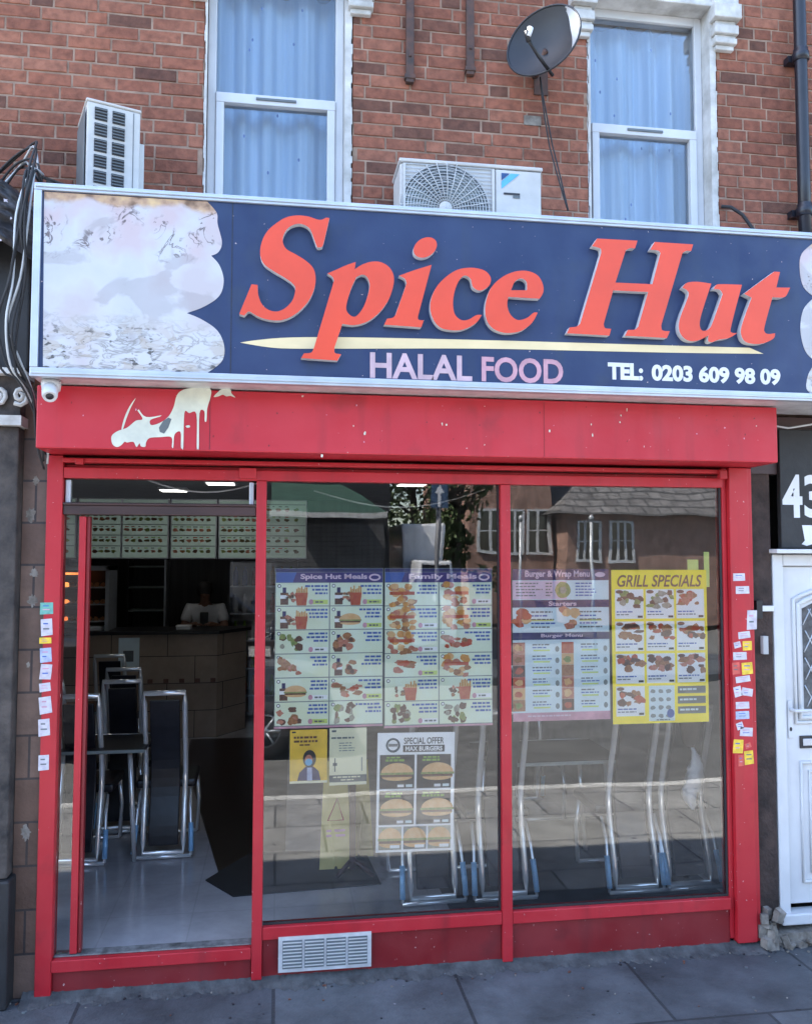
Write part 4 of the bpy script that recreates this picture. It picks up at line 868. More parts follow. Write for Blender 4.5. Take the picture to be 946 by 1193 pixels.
# meals posters (two)
def meals(label, title, p0, p1, kinds):
    x0, z0, x1, z1 = rect(p0, p1); t = poster('menu_poster', label, x0, z0, x1, z1, 'linegrey')
    hz = z1-.075
    mb = MB(); mb.quad(x0+.004, hz, x1-.003, z1-.022, front(1), 'purple'); mb.quad(x0+.002,z1-.02,x1-.002,z1-.002,front(1),'navy'); put_text(mb, title, x0+.13, hz+.010, x1-.085, z1-.03, front(2), 'palepink', .035)
    mb.ell(x1-.045, (hz+z1-.022)/2, .032, .019, front(2), 'palepink', 16); mb.ell(x1-.045, (hz+z1-.022)/2, .022, .010, front(3), 'purple', 16)
    mb.flat([(x0+.004,hz),(x0+.09,hz),(x0+.11,z1-.022),(x0+.004,z1-.022)], front(2)+.0002, 'inkblue'); mb.build('heading', t)
    z0b = z0+.012; ch = (hz-z0b)/6; cw = (x1-x0)/2
    mb = MB(); mb.quad(x0, z0, x1, z0+.010, front(1), 'pinkink'); mb.build('foot_band', t)
    for r_ in range(6):
        for c_ in range(2):
            kd = kinds[r_*2+c_]; a = x0+c_*cw+.003; b = a+cw-.006; lo = hz-(r_+1)*ch+.003; hi = lo+ch-.005
            mb = MB(); mb.quad(a, lo, b, hi, front(1), 'mint')
            mb.ell(a+.018, hi-.016, .010, .010, front(2), 'greyink', 12); mb.ell(a+.018, hi-.016, .006, .006, front(3), 'paper', 10)
            w_ = b-a; h_ = hi-lo
            if kd[0] == 'b': blob(mb, 'bottle', a+w_*.16, lo+h_*.42, w_*.14, h_*.62, front(2)); kd = kd[1:]; 
            if kd == 'f': blob(mb, 'wings', a+w_*.30, lo+h_*.38, w_*.2, h_*.4, front(2)); blob(mb, 'fries', a+w_*.48, lo+h_*.45, w_*.24, h_*.8, front(3))
            elif kd == 'u': blob(mb, 'burger', a+w_*.38, lo+h_*.42, w_*.34, h_*.55, front(3))
            elif kd == 'k': blob(mb, 'bucket', a+w_*.32, lo+h_*.48, w_*.42, h_*.85, front(3))
            elif kd == 'w': blob(mb, 'wings', a+w_*.26, lo+h_*.46, w_*.36, h_*.7, front(3))
            elif kd == 'p': blob(mb, 'pink', a+w_*.33, lo+h_*.45, w_*.46, h_*.55, front(3))
            elif kd == 'g': blob(mb, 'grey', a+w_*.28, lo+h_*.46, w_*.34, h_*.8, front(3))
            for q in range(3): words(mb, a+w_*(.58 if q else .48), b-.008, hi-.022-q*.019, .010, front(4), 'inkblue', True)
            if random.random() < .7:
                mb.quad(a+w_*.66, lo+.008, b-.006, lo+.030, front(4), 'paper' if random.random() < .6 else 'lime'); mb.ell(a+w_*.66, lo+.019, .012, .014, front(5), 'pinkink', 10); words(mb, a+w_*.74, b-.01, lo+.014, .009, front(5), 'greyink')
            mb.build('dish_panel', t)
    return t
meals('mint green Spice Hut Meals poster, leftmost of the large window menus', 'Spice Hut Meals', (321,662), (446,846), ['bf','bf','bf','bu','g','bw','w','bw','bu','p','w','g'])
meals('mint green Family Meals poster with chicken buckets, middle of left pane', 'Family Meals', (448,662), (574,845), ['k','k','k','k','k','p','p','k','f','f','g','g'])
# sub / starters / burger menu poster
x0, z0, x1, z1 = rect((598,663), (711,838)); x0 = 1.262
t = poster('menu_poster', 'pale blue menu poster with navy bands, left half of right pane', x0, z0, x1, z1, 'skyprint')
H = z1-z0; W_ = x1-x0
def fz(f_): return z1-H*f_
for f0, f1, s_, a, b in ((.0,.075,'Burger & Wrap Menu',.13,.80),(.205,.255,'Starters',.37,.66),(.42,.468,'Burger Menu',.29,.72)):
    mb = MB(); mb.quad(x0, fz(f1), x1, fz(f0), front(1), 'navy'); put_text(mb, s_, x0+W_*a, fz(f1)+.008, x0+W_*b, fz(f0)-.008, front(2), 'palepink', .03)
    if f0 == 0: mb.ell(x1-.05, (fz(f0)+fz(f1))/2, .03, .014, front(2), 'palepink')
    mb.build('heading', t)
mb = MB(); mb.quad(x0,fz(.20),x0+W_*.56,fz(.08),front(1),'palepink'); mb.ell(x0+W_*.52, fz(.14), .045, .045, front(2), 'fgreen', 20, .05); mb.ell(x0+W_*.52, fz(.14), .02, .02, front(3), 'fgrey', 12, .2)
for q in range(5): words(mb, x0+.02, x0+W_*.32, fz(.10+.02*q), .007, front(2), 'greyink'); words(mb, x0+W_*.34, x0+W_*.42, fz(.10+.02*q), .007, front(2), 'greyink'); words(mb, x0+W_*.65, x0+W_*.9, fz(.10+.02*q), .007, front(2), 'inkblue')
mb.build('salad_panel', t)
mb = MB()
for bx_ in (0,.5):
    for k in range(8): mb.ell(x0+W_*(bx_+.08)+random.uniform(-.03,.035), fz(.335)+random.uniform(-.06,.06), .03, .02, front(1)-.0001*k, random.choice(['fbrown','fpink','fred','bun']), 9, .3)
    for q in range(5): words(mb, x0+W_*(bx_+.19), x0+W_*(bx_+.46), fz(.29+.025*q), .008, front(2), 'inkblue' if q % 2 else 'greyink')
    mb.quad(x0+W_*(bx_+.19), fz(.345), x0+W_*(bx_+.42), fz(.335), front(2), 'lime')
mb.build('starters_panel', t)
for bx_ in (0,.5):
    for q in range(6):
        f_ = .485+q*.075; mb = MB(); xo = x0+W_*bx_
        mb.quad(xo, fz(f_+.074), xo+W_*.125, fz(f_), front(1), ['fpink','fpink','fdark','fred','bun','fbrown'][(q+(3 if bx_ else 0)) % 6]); mb.ell(xo+W_*.06, fz(f_+.037), .022, .018, front(2), random.choice(['fred','bun','fbrown','fgreen']), 10, .3)
        mb.quad(xo+W_*.14, fz(f_+.071), xo+W_*.485, fz(f_+.002), front(1), 'skyprint')
        words(mb, xo+W_*.20, xo+W_*.42, fz(f_+.02), .007, front(2), 'greyink'); words(mb, xo+W_*.20, xo+W_*.40, fz(f_+.038), .006, front(2), 'inkblue'); mb.quad(xo+W_*.21, fz(f_+.058), xo+W_*.38, fz(f_+.048), front(2), 'lime')
        mb.ell(xo+W_*.455, fz(f_+.045), .012, .016, front(2), 'linegrey', 10); mb.build('dish_row', t)
mb = MB(); mb.quad(x0, z0, x1, fz(.945), front(1), 'pinkink'); words(mb, x0+W_*.15, x1-W_*.12, fz(.972), .008, front(2), 'palepink'); mb.build('foot_band', t)
# GRILL SPECIALS
x0, z0, x1, z1 = rect((712,664), (826,841))
t = poster('menu_poster', 'bright yellow GRILL SPECIALS poster on the right pane', x0, z0, x1, z1, 'yellow'); H = z1-z0; W_ = x1-x0
mb = MB(); put_text(mb, 'GRILL SPECIALS', x0+W_*.06, z1-.095, x1-W_*.05, z1-.028, front(1), 'fdark', .018, .25); mb.build('heading', t)
kd = ['salad','salad','pink','grill','grill','grill','grill','wings','wings','grill']
for r_ in range(4):
    for c_ in range(3):
        a = x0+W_*(.035+c_*.32); b = a+W_*.295; hi = z1-.108-r_*.178; lo = hi-.163; i = r_*3+c_
        mb = MB()
        if i < 10:
            mb.quad(a, lo, b, hi, front(1), 'paper'); blob(mb, kd[i], (a+b)/2+.008, lo+.105, .13, .09, front(3))
            mb.ell(a+.025, hi-.014, .022, .010, front(4), 'fdark', 12); words(mb, a+.008, b-.03, lo+.035, .007, front(3), 'inkblue'); words(mb, a+.008, b-.05, lo+.02, .006, front(3), 'greyink'); mb.quad(b-.035, lo+.005, b-.006, lo+.017, front(3), 'ink')
        elif i == 10:
            mb.quad(a+.01, lo-.03, b-.005, hi, front(1), 'skyprint')
            for q in range(12): mb.ell(a+.035+(q%3)*.045, hi-.03-(q//3)*.045, .016, .012, front(2), 'linegrey', 9, .2)
            mb.ell(b-.03, lo+.01, .022, .025, front(3), 'inkblue', 12)
        else:
            for q in range(3): mb.quad(a, hi-.045-q*.056, b, hi-.005-q*.056, front(1), 'greyink'); words(mb, a+.012, b-.01, hi-.028-q*.056, .010, front(2), 'skyprint')
        mb.build('dish_panel', t)
mb = MB(); words(mb, x0+W_*.45, x0+W_*.62, z0+.015, .006, front(1), 'ink'); mb.build('foot_line', t)
# lime paper slips behind yellow poster
mb = MB(); xx0, zz1 = at(801,652,PY); xx1, zz0 = at(814,666,PY); mb.box(xx0,xx1,PY+.003,PY+.0035,zz0-.02,zz1,'lime'); tag(mb.build('paper_slip'), 'wider lime paper slip behind the yellow poster top', 'paper', 'lime paper slips'); mb = MB(); xx0, zz1 = at(820,643,PY); xx1, zz0 = at(827,684,PY); mb.box(xx0,xx1,PY+.003,PY+.0035,zz0,zz1,'lime')
tag(mb.build('paper_slip'), 'tall narrow lime paper slip beside the yellow poster corner', 'paper', 'lime paper slips')
# SPECIAL OFFER
t = thing('offer_poster', 'white SPECIAL OFFER max burgers poster, below the menus on left pane', 'poster', (.73, PY, .9))
ox0, oz1 = at(439,855,PY); ox1, oz0 = at(529,990,PY); t.rotation_euler = (0, R_(.9), 0)
OFF[t.name] = Vector((0,0,0)); ccx, ccz = (ox0+ox1)/2, (oz0+oz1)/2; t.location = (ccx, PY, ccz)
W_ = ox1-ox0; H = oz1-oz0
def Bf(mb, name): 
    mb.v = [(p[0], p[1]-PY, p[2]) for p in mb.v]; return mb.build(name, t)
x0, x1, z0, z1 = -W_/2, W_/2, -H/2, H/2
mb = MB(); mb.box(x0, x1, PY, PY+.0012, z0, z1, 'paper'); Bf(mb, 'sheet')
mb = MB(); mb.tube([(x0+W_*.2+.033*math.cos(k*.4), front(1), z1-.065+.033*math.sin(k*.4)) for k in range(16)], .006, 'greyink', 5, closed=True); mb.box(x0+W_*.2-.024,x0+W_*.2+.024,front(3),front(1),z1-.072,z1-.058,'greyink')
put_text(mb, 'SPECIAL OFFER', x0+W_*.34, z1-.060, x0+W_*.86, z1-.026, front(1), 'ink', .02); mb.quad(x0+W_*.33, z1-.102, x0+W_*.87, z1-.066, front(1), 'ink'); put_text(mb, 'MAX BURGERS', x0+W_*.36, z1-.096, x0+W_*.84, z1-.072, front(2), 'paper', .03); Bf(mb, 'heading')
cells = [(0,0),(1,0),(0,1),(1,1)]
for (c_, r_) in cells:
    a = x0+.014+c_*(W_-.02)/2; b = a+(W_-.02)/2-.012; hi = z1-.115-r_*.186; lo = hi-.176
    mb = MB(); mb.quad(a, lo, b, hi, front(1), 'ink'); words(mb, a+.035, b-.035, hi-.018, .008, front(2), 'greenink'); words(mb, a+.03, b-.03, hi-.034, .011, front(2), 'greenink')
    blob(mb, 'burger', (a+b)/2+(.02 if c_ else 0), lo+.085, .14, .10, front(3)); mb.quad(b-.09, lo+.008, b-.055, lo+.022, front(4), 'paper'); mb.quad(b-.045, lo+.008, b-.01, lo+.022, front(4), 'skyprint'); Bf(mb, 'burger_panel')
for c_ in range(3):
    a = x0+.014+c_*(W_-.02)/3; b = a+(W_-.02)/3-.01; hi = z1-.115-2*.186; lo = z0+.012
    mb = MB(); mb.quad(a, lo, b, hi, front(1), 'greyink' if c_ == 1 else 'fgrey'); words(mb, a+.02, b-.015, hi-.022, .010, front(2), 'greenink'); blob(mb, 'burger', (a+b)/2, (lo+hi)/2, .10, .11, front(3)); mb.quad(b-.06, lo+.008, b-.01, lo+.024, front(4), 'paper'); Bf(mb, 'burger_panel')
# two notices
x0, z0, x1, z1 = rect((338,851), (381,912)); t = poster('notice', 'amber notice with a masked figure, taped low on left pane', x0, z0, x1, z1, 'amber')
mb = MB(); W_ = x1-x0
for q in range(2): words(mb, x0+.02, x1-.01, z1-.045-q*.02, .011, front(1), 'fdark')
words(mb, x0+.05, x1-.06, z1-.082, .008, front(1), 'fdark'); mb.quad(x0,z0,x1,z0+.012,front(1),'creamp'); mb.quad(x0+.01,z1-.016,x0+.03,z1-.008,front(1),'ink'); mb.build('wording', t)
mb = MB(); cx = (x0+x1)/2+.005; mb.flat([(cx-.062,z0+.013),(cx+.058,z0+.013),(cx+.048,z0+.06),(cx+.02,z0+.085),(cx-.02,z0+.085),(cx-.052,z0+.055)], front(1), 'navy'); mb.flat([(cx-.012,z0+.013),(cx+.015,z0+.013),(cx+.012,z0+.08),(cx-.012,z0+.08)], front(2), 'stick_b')
mb.ell(cx, z0+.125, .034, .045, front(2), 'ink', 18); mb.ell(cx-.004, z0+.118, .020, .028, front(3), 'fpink', 14); mb.ell(cx-.004, z0+.108, .019, .018, front(4), 'cyan', 12); mb.build('printed_figure', t)
x0, z0, x1, z1 = rect((384,849), (427,914)); t = poster('notice', 'pale cream notice with grey foot band, right of the amber one', x0, z0, x1, z1, 'creamp')
mb = MB()
words(mb, x0+.01, x1-.01, z1-.055, .009, front(1), 'greyink')
for q in range(4): words(mb, x0+.05, x1-.05, z1-.08-q*.013, .005, front(1), 'linegrey')
mb.quad(x0,z0+.016,x1,z0+.052,front(1),'greyink'); words(mb, x0+.02, x1-.02, z0+.038, .007, front(2), 'creamp'); words(mb, x0+.06, x1-.06, z0+.024, .006, front(2), 'creamp'); mb.quad(x0+.012,z1-.02,x0+.035,z1-.010,front(1),'greyink')
mb.box(x0+.026,x0+.032,front(1),front(0),z0+.07,z0+.14,'greyink'); mb.box(x0+.018,x0+.04,front(1),front(0),z0+.10,z0+.115,'greyink'); mb.box(x1-.028,x1-.022,front(1),front(0),z0+.07,z0+.14,'linegrey'); mb.build('wording', t)

# ================================================================== INSIDE THE SHOP
def back_y(z): # S-curved back, leaning towards the street at the top
    return .11*math.exp(-((z-.52)/.30)**2) - .045*max(0,(z-.75)/.34)**1.5
def make_chair():
    t = thing('dining_chair', '', 'chair')
    fr = MB(); hw = .13; zs = [.03+k*(1.09-.03)/14 for k in range(15)]
    pts = [(-hw, back_y(z), z) for z in zs] + [(hw, back_y(z), z) for z in reversed(zs)]
    fr.tube(pts, .0185, 'chrome', 8, closed=True); fr.build('back_frame', t)
    bk = MB(); vs = []; zz = [.08+k*(1.04-.08)/16 for k in range(17)]
    for z in zz:
        y = back_y(z); vs += [(-.096,y-.012,z),(.096,y-.012,z),(.096,y+.02,z),(-.096,y+.02,z)]
    fs = [(0,3,2,1),(64,65,66,67)]
    for i in range(16):
        for k in range(4): fs.append((4*i+k,4*i+(k+1)%4,4*i+4+(k+1)%4,4*i+4+k))
    bk.add(vs, fs, 'leather'); bk.build('backrest', t, bevel=.006)
    st = MB(); st.box(-.20,.20,.14,.55,.42,.475,'leather'); st.build('seat', t, bevel=.018)
    ft = MB(); ft.tube([(-.185,-.03,.018),(.185,-.03,.018)], .013, 'chrome', 8); ft.build('foot_bar', t); ft = MB(); ft.tube([(-.185,.50,.018),(.185,.50,.018)], .013, 'chrome', 8); ft.build('foot_bar', t)
    for s_ in (-1,1):
        lg = MB(); lg.tube([(s_*.185,-.03,.02),(s_*.182,-.005,.13),(s_*.172,.05,.30),(s_*.165,.14,.41)], .010, 'chrome', 8); l_ = lg.build('leg', t)
        fl = MB(); fl.tube([(s_*.1845,-.0305,.045),(s_*.182,-.005,.13),(s_*.178,.025,.215)], .0165, 'chromeblue', 8); fl.build('film_sleeve', l_)
        lg = MB(); lg.tube([(s_*.185,.50,.02),(s_*.195,.50,.25),(s_*.185,.47,.42)], .014, 'chrome', 8); lg.build('leg', t)
    return t
chairs = [
 (-.735,1.47,0.02,'black chrome-framed chair nearest the open doorway'),
 (-1.27,1.40,0,'black chair half hidden behind the red door stile'),
 (-1.11,2.05,0.03,'tall black chair behind the doorway table, tallest seen there'),
 (-1.22,2.75,0,'black chair just behind the tallest doorway chair'),
 (-1.52,3.75,0,'farthest black chair in the row before the counter'),
 (-1.66,2.10,0,'black chair glimpsed between the left post and the door stile'),
 (.905,.48,0.02,'black chair behind the special offer poster in the left pane'),
 (1.325,.47,0,'black chair straddling the middle red mullion'),
 (2.135,.46,0,'black chair in right pane below the poster\'s left edge'),
 (2.475,.46,0,'rightmost black chair tight in the window corner'),
 (1.98,2.35,math.pi,'black chair facing the street beyond the window table'),
]
proto = make_chair()
for i, (x, y, rz, lab) in enumerate(chairs):
    o = proto if i == 0 else copy_tree(proto)
    o.location = (x, y, FZ); o.rotation_euler = (0,0,rz); o['label'] = lab; o['group'] = 'black dining chairs inside the shop'
def table(x, y, w_, d_, lab):
    t = thing('dining_table', lab, 'table', (x, y, FZ), 'tables inside the shop')
    mb = MB(); mb.box(x-w_/2,x+w_/2,y-d_/2,y+d_/2,FZ+.715,FZ+.738,'black'); mb.build('tabletop', t, .004)
    mb = MB(); mb.box(x-w_/2-.008,x+w_/2+.008,y-d_/2-.012,y-d_/2-.0005,FZ+.716,FZ+.737,'linegrey'); mb.build('chrome_edge', t, .003); mb = MB(); mb.box(x-w_/2+.002,x+w_/2-.002,y+d_/2+.0005,y+d_/2+.01,FZ+.712,FZ+.742,'chrome'); mb.build('chrome_edge', t, .003)
    for sx in (-1,1):
        for sy in (-1,1):
            mb = MB(); mb.tube([(x+sx*(w_/2-.06),y+sy*(d_/2-.06),FZ),(x+sx*(w_/2-.10),y+sy*(d_/2-.06),FZ+.71)], .016, 'chrome', 8); mb.build('leg', t)
table(-1.16, 1.62, .62, .5, 'black dining table with chrome edge seen through the doorway')
table(1.72, .95, .85, .6, 'black dining table with chrome edge behind the right pane')
table(-1.7, 3.1, .6, .55, 'farther black dining table near the counter')
# counter
ct = thing('service_counter', 'brown tiled service counter across the back of the shop', 'counter', (-1.2, 5.6, FZ))
mb = MB(); mb.box(-2.72,-.66,5.3,5.9,FZ,1.29,'tilebrown'); mb.add([(-.66,5.3,FZ),(-.36,5.75,FZ),(-.36,5.9,FZ),(-.66,5.9,FZ),(-.66,5.3,1.29),(-.36,5.75,1.29),(-.36,5.9,1.29),(-.66,5.9,1.29)],[(0,1,5,4),(1,2,6,5),(2,3,7,6),(4,5,6,7)],'tilebrown'); mb.build('tiled_front', ct)
mb = MB(); mb.add([(-2.72,5.24,1.295),(-.64,5.24,1.295),(-.30,5.73,1.295),(-.30,5.95,1.295),(-2.72,5.95,1.295),(-2.72,5.24,1.33),(-.64,5.24,1.33),(-.30,5.73,1.33),(-.30,5.95,1.33),(-2.72,5.95,1.33)],[(4,3,2,1,0),(5,6,7,8,9),(0,1,6,5),(1,2,7,6),(2,3,8,7),(3,4,9,8),(4,0,5,9)],'black'); mb.build('worktop', ct)
mb = MB()
for k in range(6): x = -1.55+k*.17; mb.cbox((x,5.294,.78),(.055,.008,.045),'fdark')
mb.build('inset_tile', ct)
mb = MB(); mb.box(-1.72,-1.50,5.285,5.298,.92,1.26,'skyprint'); mb.box(-1.67,-1.56,5.28,5.2845,1.0,1.12,'greyink'); tag(mb.build('counter_notice'), 'small pale blue notice on the counter front', 'notice')
for k, (x, s_, lab) in enumerate(((-1.05,.16,'low white food carton on the counter left of the worker'),(-2.05,.22,'pale tray on the counter end by the food heater'))):
    mb = MB(); mb.box(x-s_/2,x+s_/2,5.45,5.6,1.331,1.365,'whitetxt'); mb.box(x-s_/2-.006,x+s_/2+.006,5.444,5.606,1.3655,1.375,'paper'); tag(mb.build('food_carton', bevel=.004), lab, 'carton')
# menu boards
bl = ['far left, half hidden by the red post','first whole one from the doorway left','second from the doorway left','third from the doorway left','last one before the red mullion','rightmost one, seen through the left pane']
bxs = [(-2.70,-2.19),(-2.145,-1.71),(-1.685,-1.21),(-1.165,-.69),(-.645,-.20),(-.15,.31)]
for k, (a, b) in enumerate(bxs):
    t = thing('menu_light_box', 'mint backlit menu board over the counter, '+bl[k], 'menu board', ((a+b)/2, 5.2, 2.15), 'menu boards above the counter')
    mb = MB(); mb.box(a-.015,b+.015,5.2,5.3,2.13,2.80,'alu'); mb.build('box_frame', t, .005)
    mb = MB(); mb.box(a,b,5.196,5.1995,2.145,2.785,'boardlit')
    for r_ in range(5):
        z = 2.20+r_*.118
        mb.quad(a, z+.068, b, z+.078, 5.1955, 'linegrey')
        for q in range(6 if k < 5 else 4): mb.ell(a+.045+q*(b-a-.05)/(6 if k < 5 else 4), z+.015, .028, .018, 5.1953, random.choice(['boarddark','boarddark','fbrown','fgreen','fdark','fpink']), 9, .35); mb.quad(a+.02+q*(b-a-.05)/6, z+.045, a+.02+q*(b-a-.05)/6+random.uniform(.02,.05), z+.055, 5.1953, random.choice(['greyink','fred','greenink']))
    mb.build('menu_face', t)
# food heater
t = thing('food_heater', 'glowing orange food heater cabinet behind the counter, left', 'food heater', (-2.3, 5.6, 1.33))
mb = MB(); mb.box(-2.72,-1.86,5.9,5.95,1.33,2.05,'black'); mb.box(-1.90,-1.86,5.42,5.9,1.33,2.05,'alu'); mb.box(-2.72,-1.86,5.42,5.9,2.0,2.05,'alu'); mb.build('cabinet', t)
for k in range(3): 
    mb = MB(); mb.box(-2.70,-1.92,5.5,5.88,1.42+k*.19,1.435+k*.19,'alu')
    for q in range(12): mb.ell(-2.66+q*.065, 1.46+k*.19, .03, .025, 5.52, 'heat' if q < 6 else 'fbrown', 9, .3)
    mb.build('shelf', t)
mb = MB(); mb.box(-2.68,-2.15,5.6,5.64,1.95,1.975,'heat'); mb.build('heat_lamp', t)
# dark shelving, post, fridge
t = thing('dark_shelving', 'black back-wall shelving between heater and worker', 'shelves', (-1.5, 7.2, FZ))
for x in (-1.92,-1.45): mb = MB(); mb.box(x-.012,x+.012,6.95,7.35,FZ,2.12,'alu' if x > -1.5 else 'black'); mb.build('upright', t)
for z in (1.45,1.75,2.02): mb = MB(); mb.box(-1.905,-1.465,6.95,7.35,z,z+.02,'linegrey'); mb.build('shelf', t)
t = thing('drinks_fridge', 'glass-fronted drinks fridge at the right end of the counter', 'fridge', (-.1, 6.6, FZ))
mb = MB(); mb.box(-.62,-.585,6.3,6.9,FZ,2.1,'black'); mb.box(.25,.285,6.3,6.9,FZ,2.1,'black'); mb.box(-.585,.25,6.86,6.9,FZ,2.1,'greyw'); mb.box(-.62,.285,6.3,6.9,2.1005,2.14,'black'); mb.build('cabinet', t)
for k in range(5):
    sh_ = MB(); zz = .42+k*.34; sh_.box(-.58,.245,6.34,6.84,zz,zz+.015,'alu'); s_o = sh_.build('shelf', t)
    for q in range(7):
        bt = MB(); bt.lathe([(.0,0),(.034,0),(.036,.12),(.030,.17),(.013,.21),(.013,.24),(0,.24)], (-.52+q*.115,6.42,zz+.016), ['red','fgold','greenink','whitetxt','inkblue'][(q//2+k) % 5], 10); bt.build('drink_bottle', s_o)
mb = MB(); mb.box(-.583,.248,6.302,6.308,FZ+.05,2.09,'glass'); mb.box(-.19,-.16,6.29,6.3015,FZ+.05,2.09,'alu'); mb.build('glass_door', t)
# mats and an added dark sheet
mb = MB()
pts = [at(0,0)]  # placeholder replaced below
pts = [(-.42,1.02),(-.24,.74),(.64,.80),(.60,1.42),(-.16,1.47)]
mb.add([(x,y,FZ+.008) for x,y in pts]+[(x,y,FZ+.001) for x,y in pts], [(0,1,2,3,4),(9,8,7,6,5)]+[(i,i+5,(i+1)%5+5,(i+1)%5) for i in range(5)], 'rubber'); tag(mb.build('door_mat'), 'crumpled black mat on the grey floor behind the first mullion', 'mat')
mb = MB(); mb.box(.98,2.62,.16,1.9,FZ+.001,FZ+.007,'rubber'); tag(mb.build('dark_floor_sheet'), 'black sheet added to darken the floor under right pane chairs', 'mat')  # added sheet, blackens the floor where the pane looks dark
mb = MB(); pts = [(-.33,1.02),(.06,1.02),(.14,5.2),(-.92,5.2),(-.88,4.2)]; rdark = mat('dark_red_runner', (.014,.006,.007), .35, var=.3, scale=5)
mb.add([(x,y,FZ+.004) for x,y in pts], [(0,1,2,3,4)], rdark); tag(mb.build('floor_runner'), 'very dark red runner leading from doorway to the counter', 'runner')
# wet floor sign
t = thing('wet_floor_sign', 'pale yellow folding wet floor sign behind the left pane', 'floor sign', (.46, 1.15, FZ))
for k, (yo, tl, xo, lab) in enumerate(((1.08,.10,.0,0),(1.30,-.10,.165,0))):
    mb = MB(); b0, b1, h_ = (.105, .072, .66) if k == 0 else (.10,.05,.64); cx = .385+xo
    p = [(cx-b0+.0,yo,FZ+.0),(cx-b0+.09,yo,FZ+.0),(cx-b0+.10,yo,FZ+.025),(cx+b0-.10,yo,FZ+.025),(cx+b0-.09,yo,FZ),(cx+b0,yo,FZ),(cx+b1,yo+tl,FZ+h_),(cx-b1,yo+tl,FZ+h_)]
    n_ = len(p); q_ = [(a,b+.012,c_) for a,b,c_ in p]
    mb.add(p+q_, [tuple(range(n_)), tuple(reversed(range(n_,2*n_)))]+[(i,i+n_,(i+1)%n_+n_,(i+1)%n_) for i in range(n_)], 'signyel'); po = mb.build('sign_panel', t)
    if k == 0:
        mb = MB(); yy = lambda z: yo+tl*(z-FZ)/h_-.002
        tri = [(cx-.05,FZ+.30),(cx+.05,FZ+.30),(cx+.01,FZ+.43)]; mb.tube([(x,yy(z),z) for x,z in tri], .006, 'red', 4, closed=True)
        for q in range(2): mb.add([(cx-.06,yy(FZ+.23-q*.03),FZ+.23-q*.03),(cx+.06,yy(FZ+.23-q*.03),FZ+.23-q*.03),(cx+.06,yy(FZ+.245-q*.03),FZ+.245-q*.03),(cx-.06,yy(FZ+.245-q*.03),FZ+.245-q*.03)], [(0,1,2,3)], 'pinkink')
        mb.build('warning_mark', po)
mb = MB(); mb.tube([(.33,1.2,FZ+.65),(.60,1.2,FZ+.65)], .012, 'signyel', 8); mb.build('hinge', t)
t = thing('post_stand', 'dark brown post on a splayed foot between the floor sign panels', 'stand', (.48,.98,FZ))
mb = MB(); mb.box(.462,.50,.96,1.0,FZ+.04,FZ+.80,'dark_wood'); mb.build('post', t, .003)
for dx, dy in ((.13,-.06),(-.10,-.05),(.02,.16)): mb = MB(); mb.tube([(.481,.98,FZ+.10),(.481+dx,.98+dy,FZ+.012)], .015, 'dark_wood', 6); mb.build('foot', t)
# pale bundle hanging on the last chair
t = thing('cloth_bundle', 'white bag and brown cloth hung on the corner chair', 'bag', (2.45, .40, .6))
mb = MB(); vs = []; nr, na = 12, 14; prof = [.010,.016,.026,.036,.044,.048,.052,.050,.046,.044,.036,.026,.008]
for i in range(nr+1):
    for k in range(na):
        a = 2*math.pi*k/na; r_ = prof[i]*(1+.22*math.sin(3*a+i*1.3)+.16*math.sin(5*a-i*1.9)); vs.append((2.435+.02*math.sin(i*.5)+r_*math.cos(a), .33+r_*.6*math.sin(a), 1.02-i*.030))
mb.add(vs, [(i*na+k,i*na+(k+1)%na,(i+1)*na+(k+1)%na,(i+1)*na+k) for i in range(nr) for k in range(na)], 'bagw', True); mb.build('bag', t)
mb = MB(); vs = []
for i in range(9):
    for k in range(na):
        a = 2*math.pi*k/na; r_ = [.03,.055,.066,.07,.068,.064,.058,.048,.02][i]*(1+.12*math.sin(2*a+i)); vs.append((2.43+r_*math.cos(a), .345+r_*.6*math.sin(a), 1.26-i*.03))
mb.add(vs, [(i*na+k,i*na+(k+1)%na,(i+1)*na+(k+1)%na,(i+1)*na+k) for i in range(8) for k in range(na)], 'bagb', True); mb.build('brown_cloth', t)
# hanging cord in the panes
mb = MB(); mb.tube([(-.85+.9*k/12, .35, 2.62-.12*math.sin(math.pi*k/12)) for k in range(13)], .006, 'dishpale', 6); tag(mb.build('hanging_cord'), 'pale cord sagging across behind the transom pane', 'cord')
mb = MB(); mb.tube([(.2+1.0*k/12, .4, 2.52-.10*math.sin(math.pi*k/12)+.02*k/12) for k in range(13)], .005, 'dishpale', 6); tag(mb.build('hanging_cord'), 'pale cord sagging across the top of the left pane', 'cord')

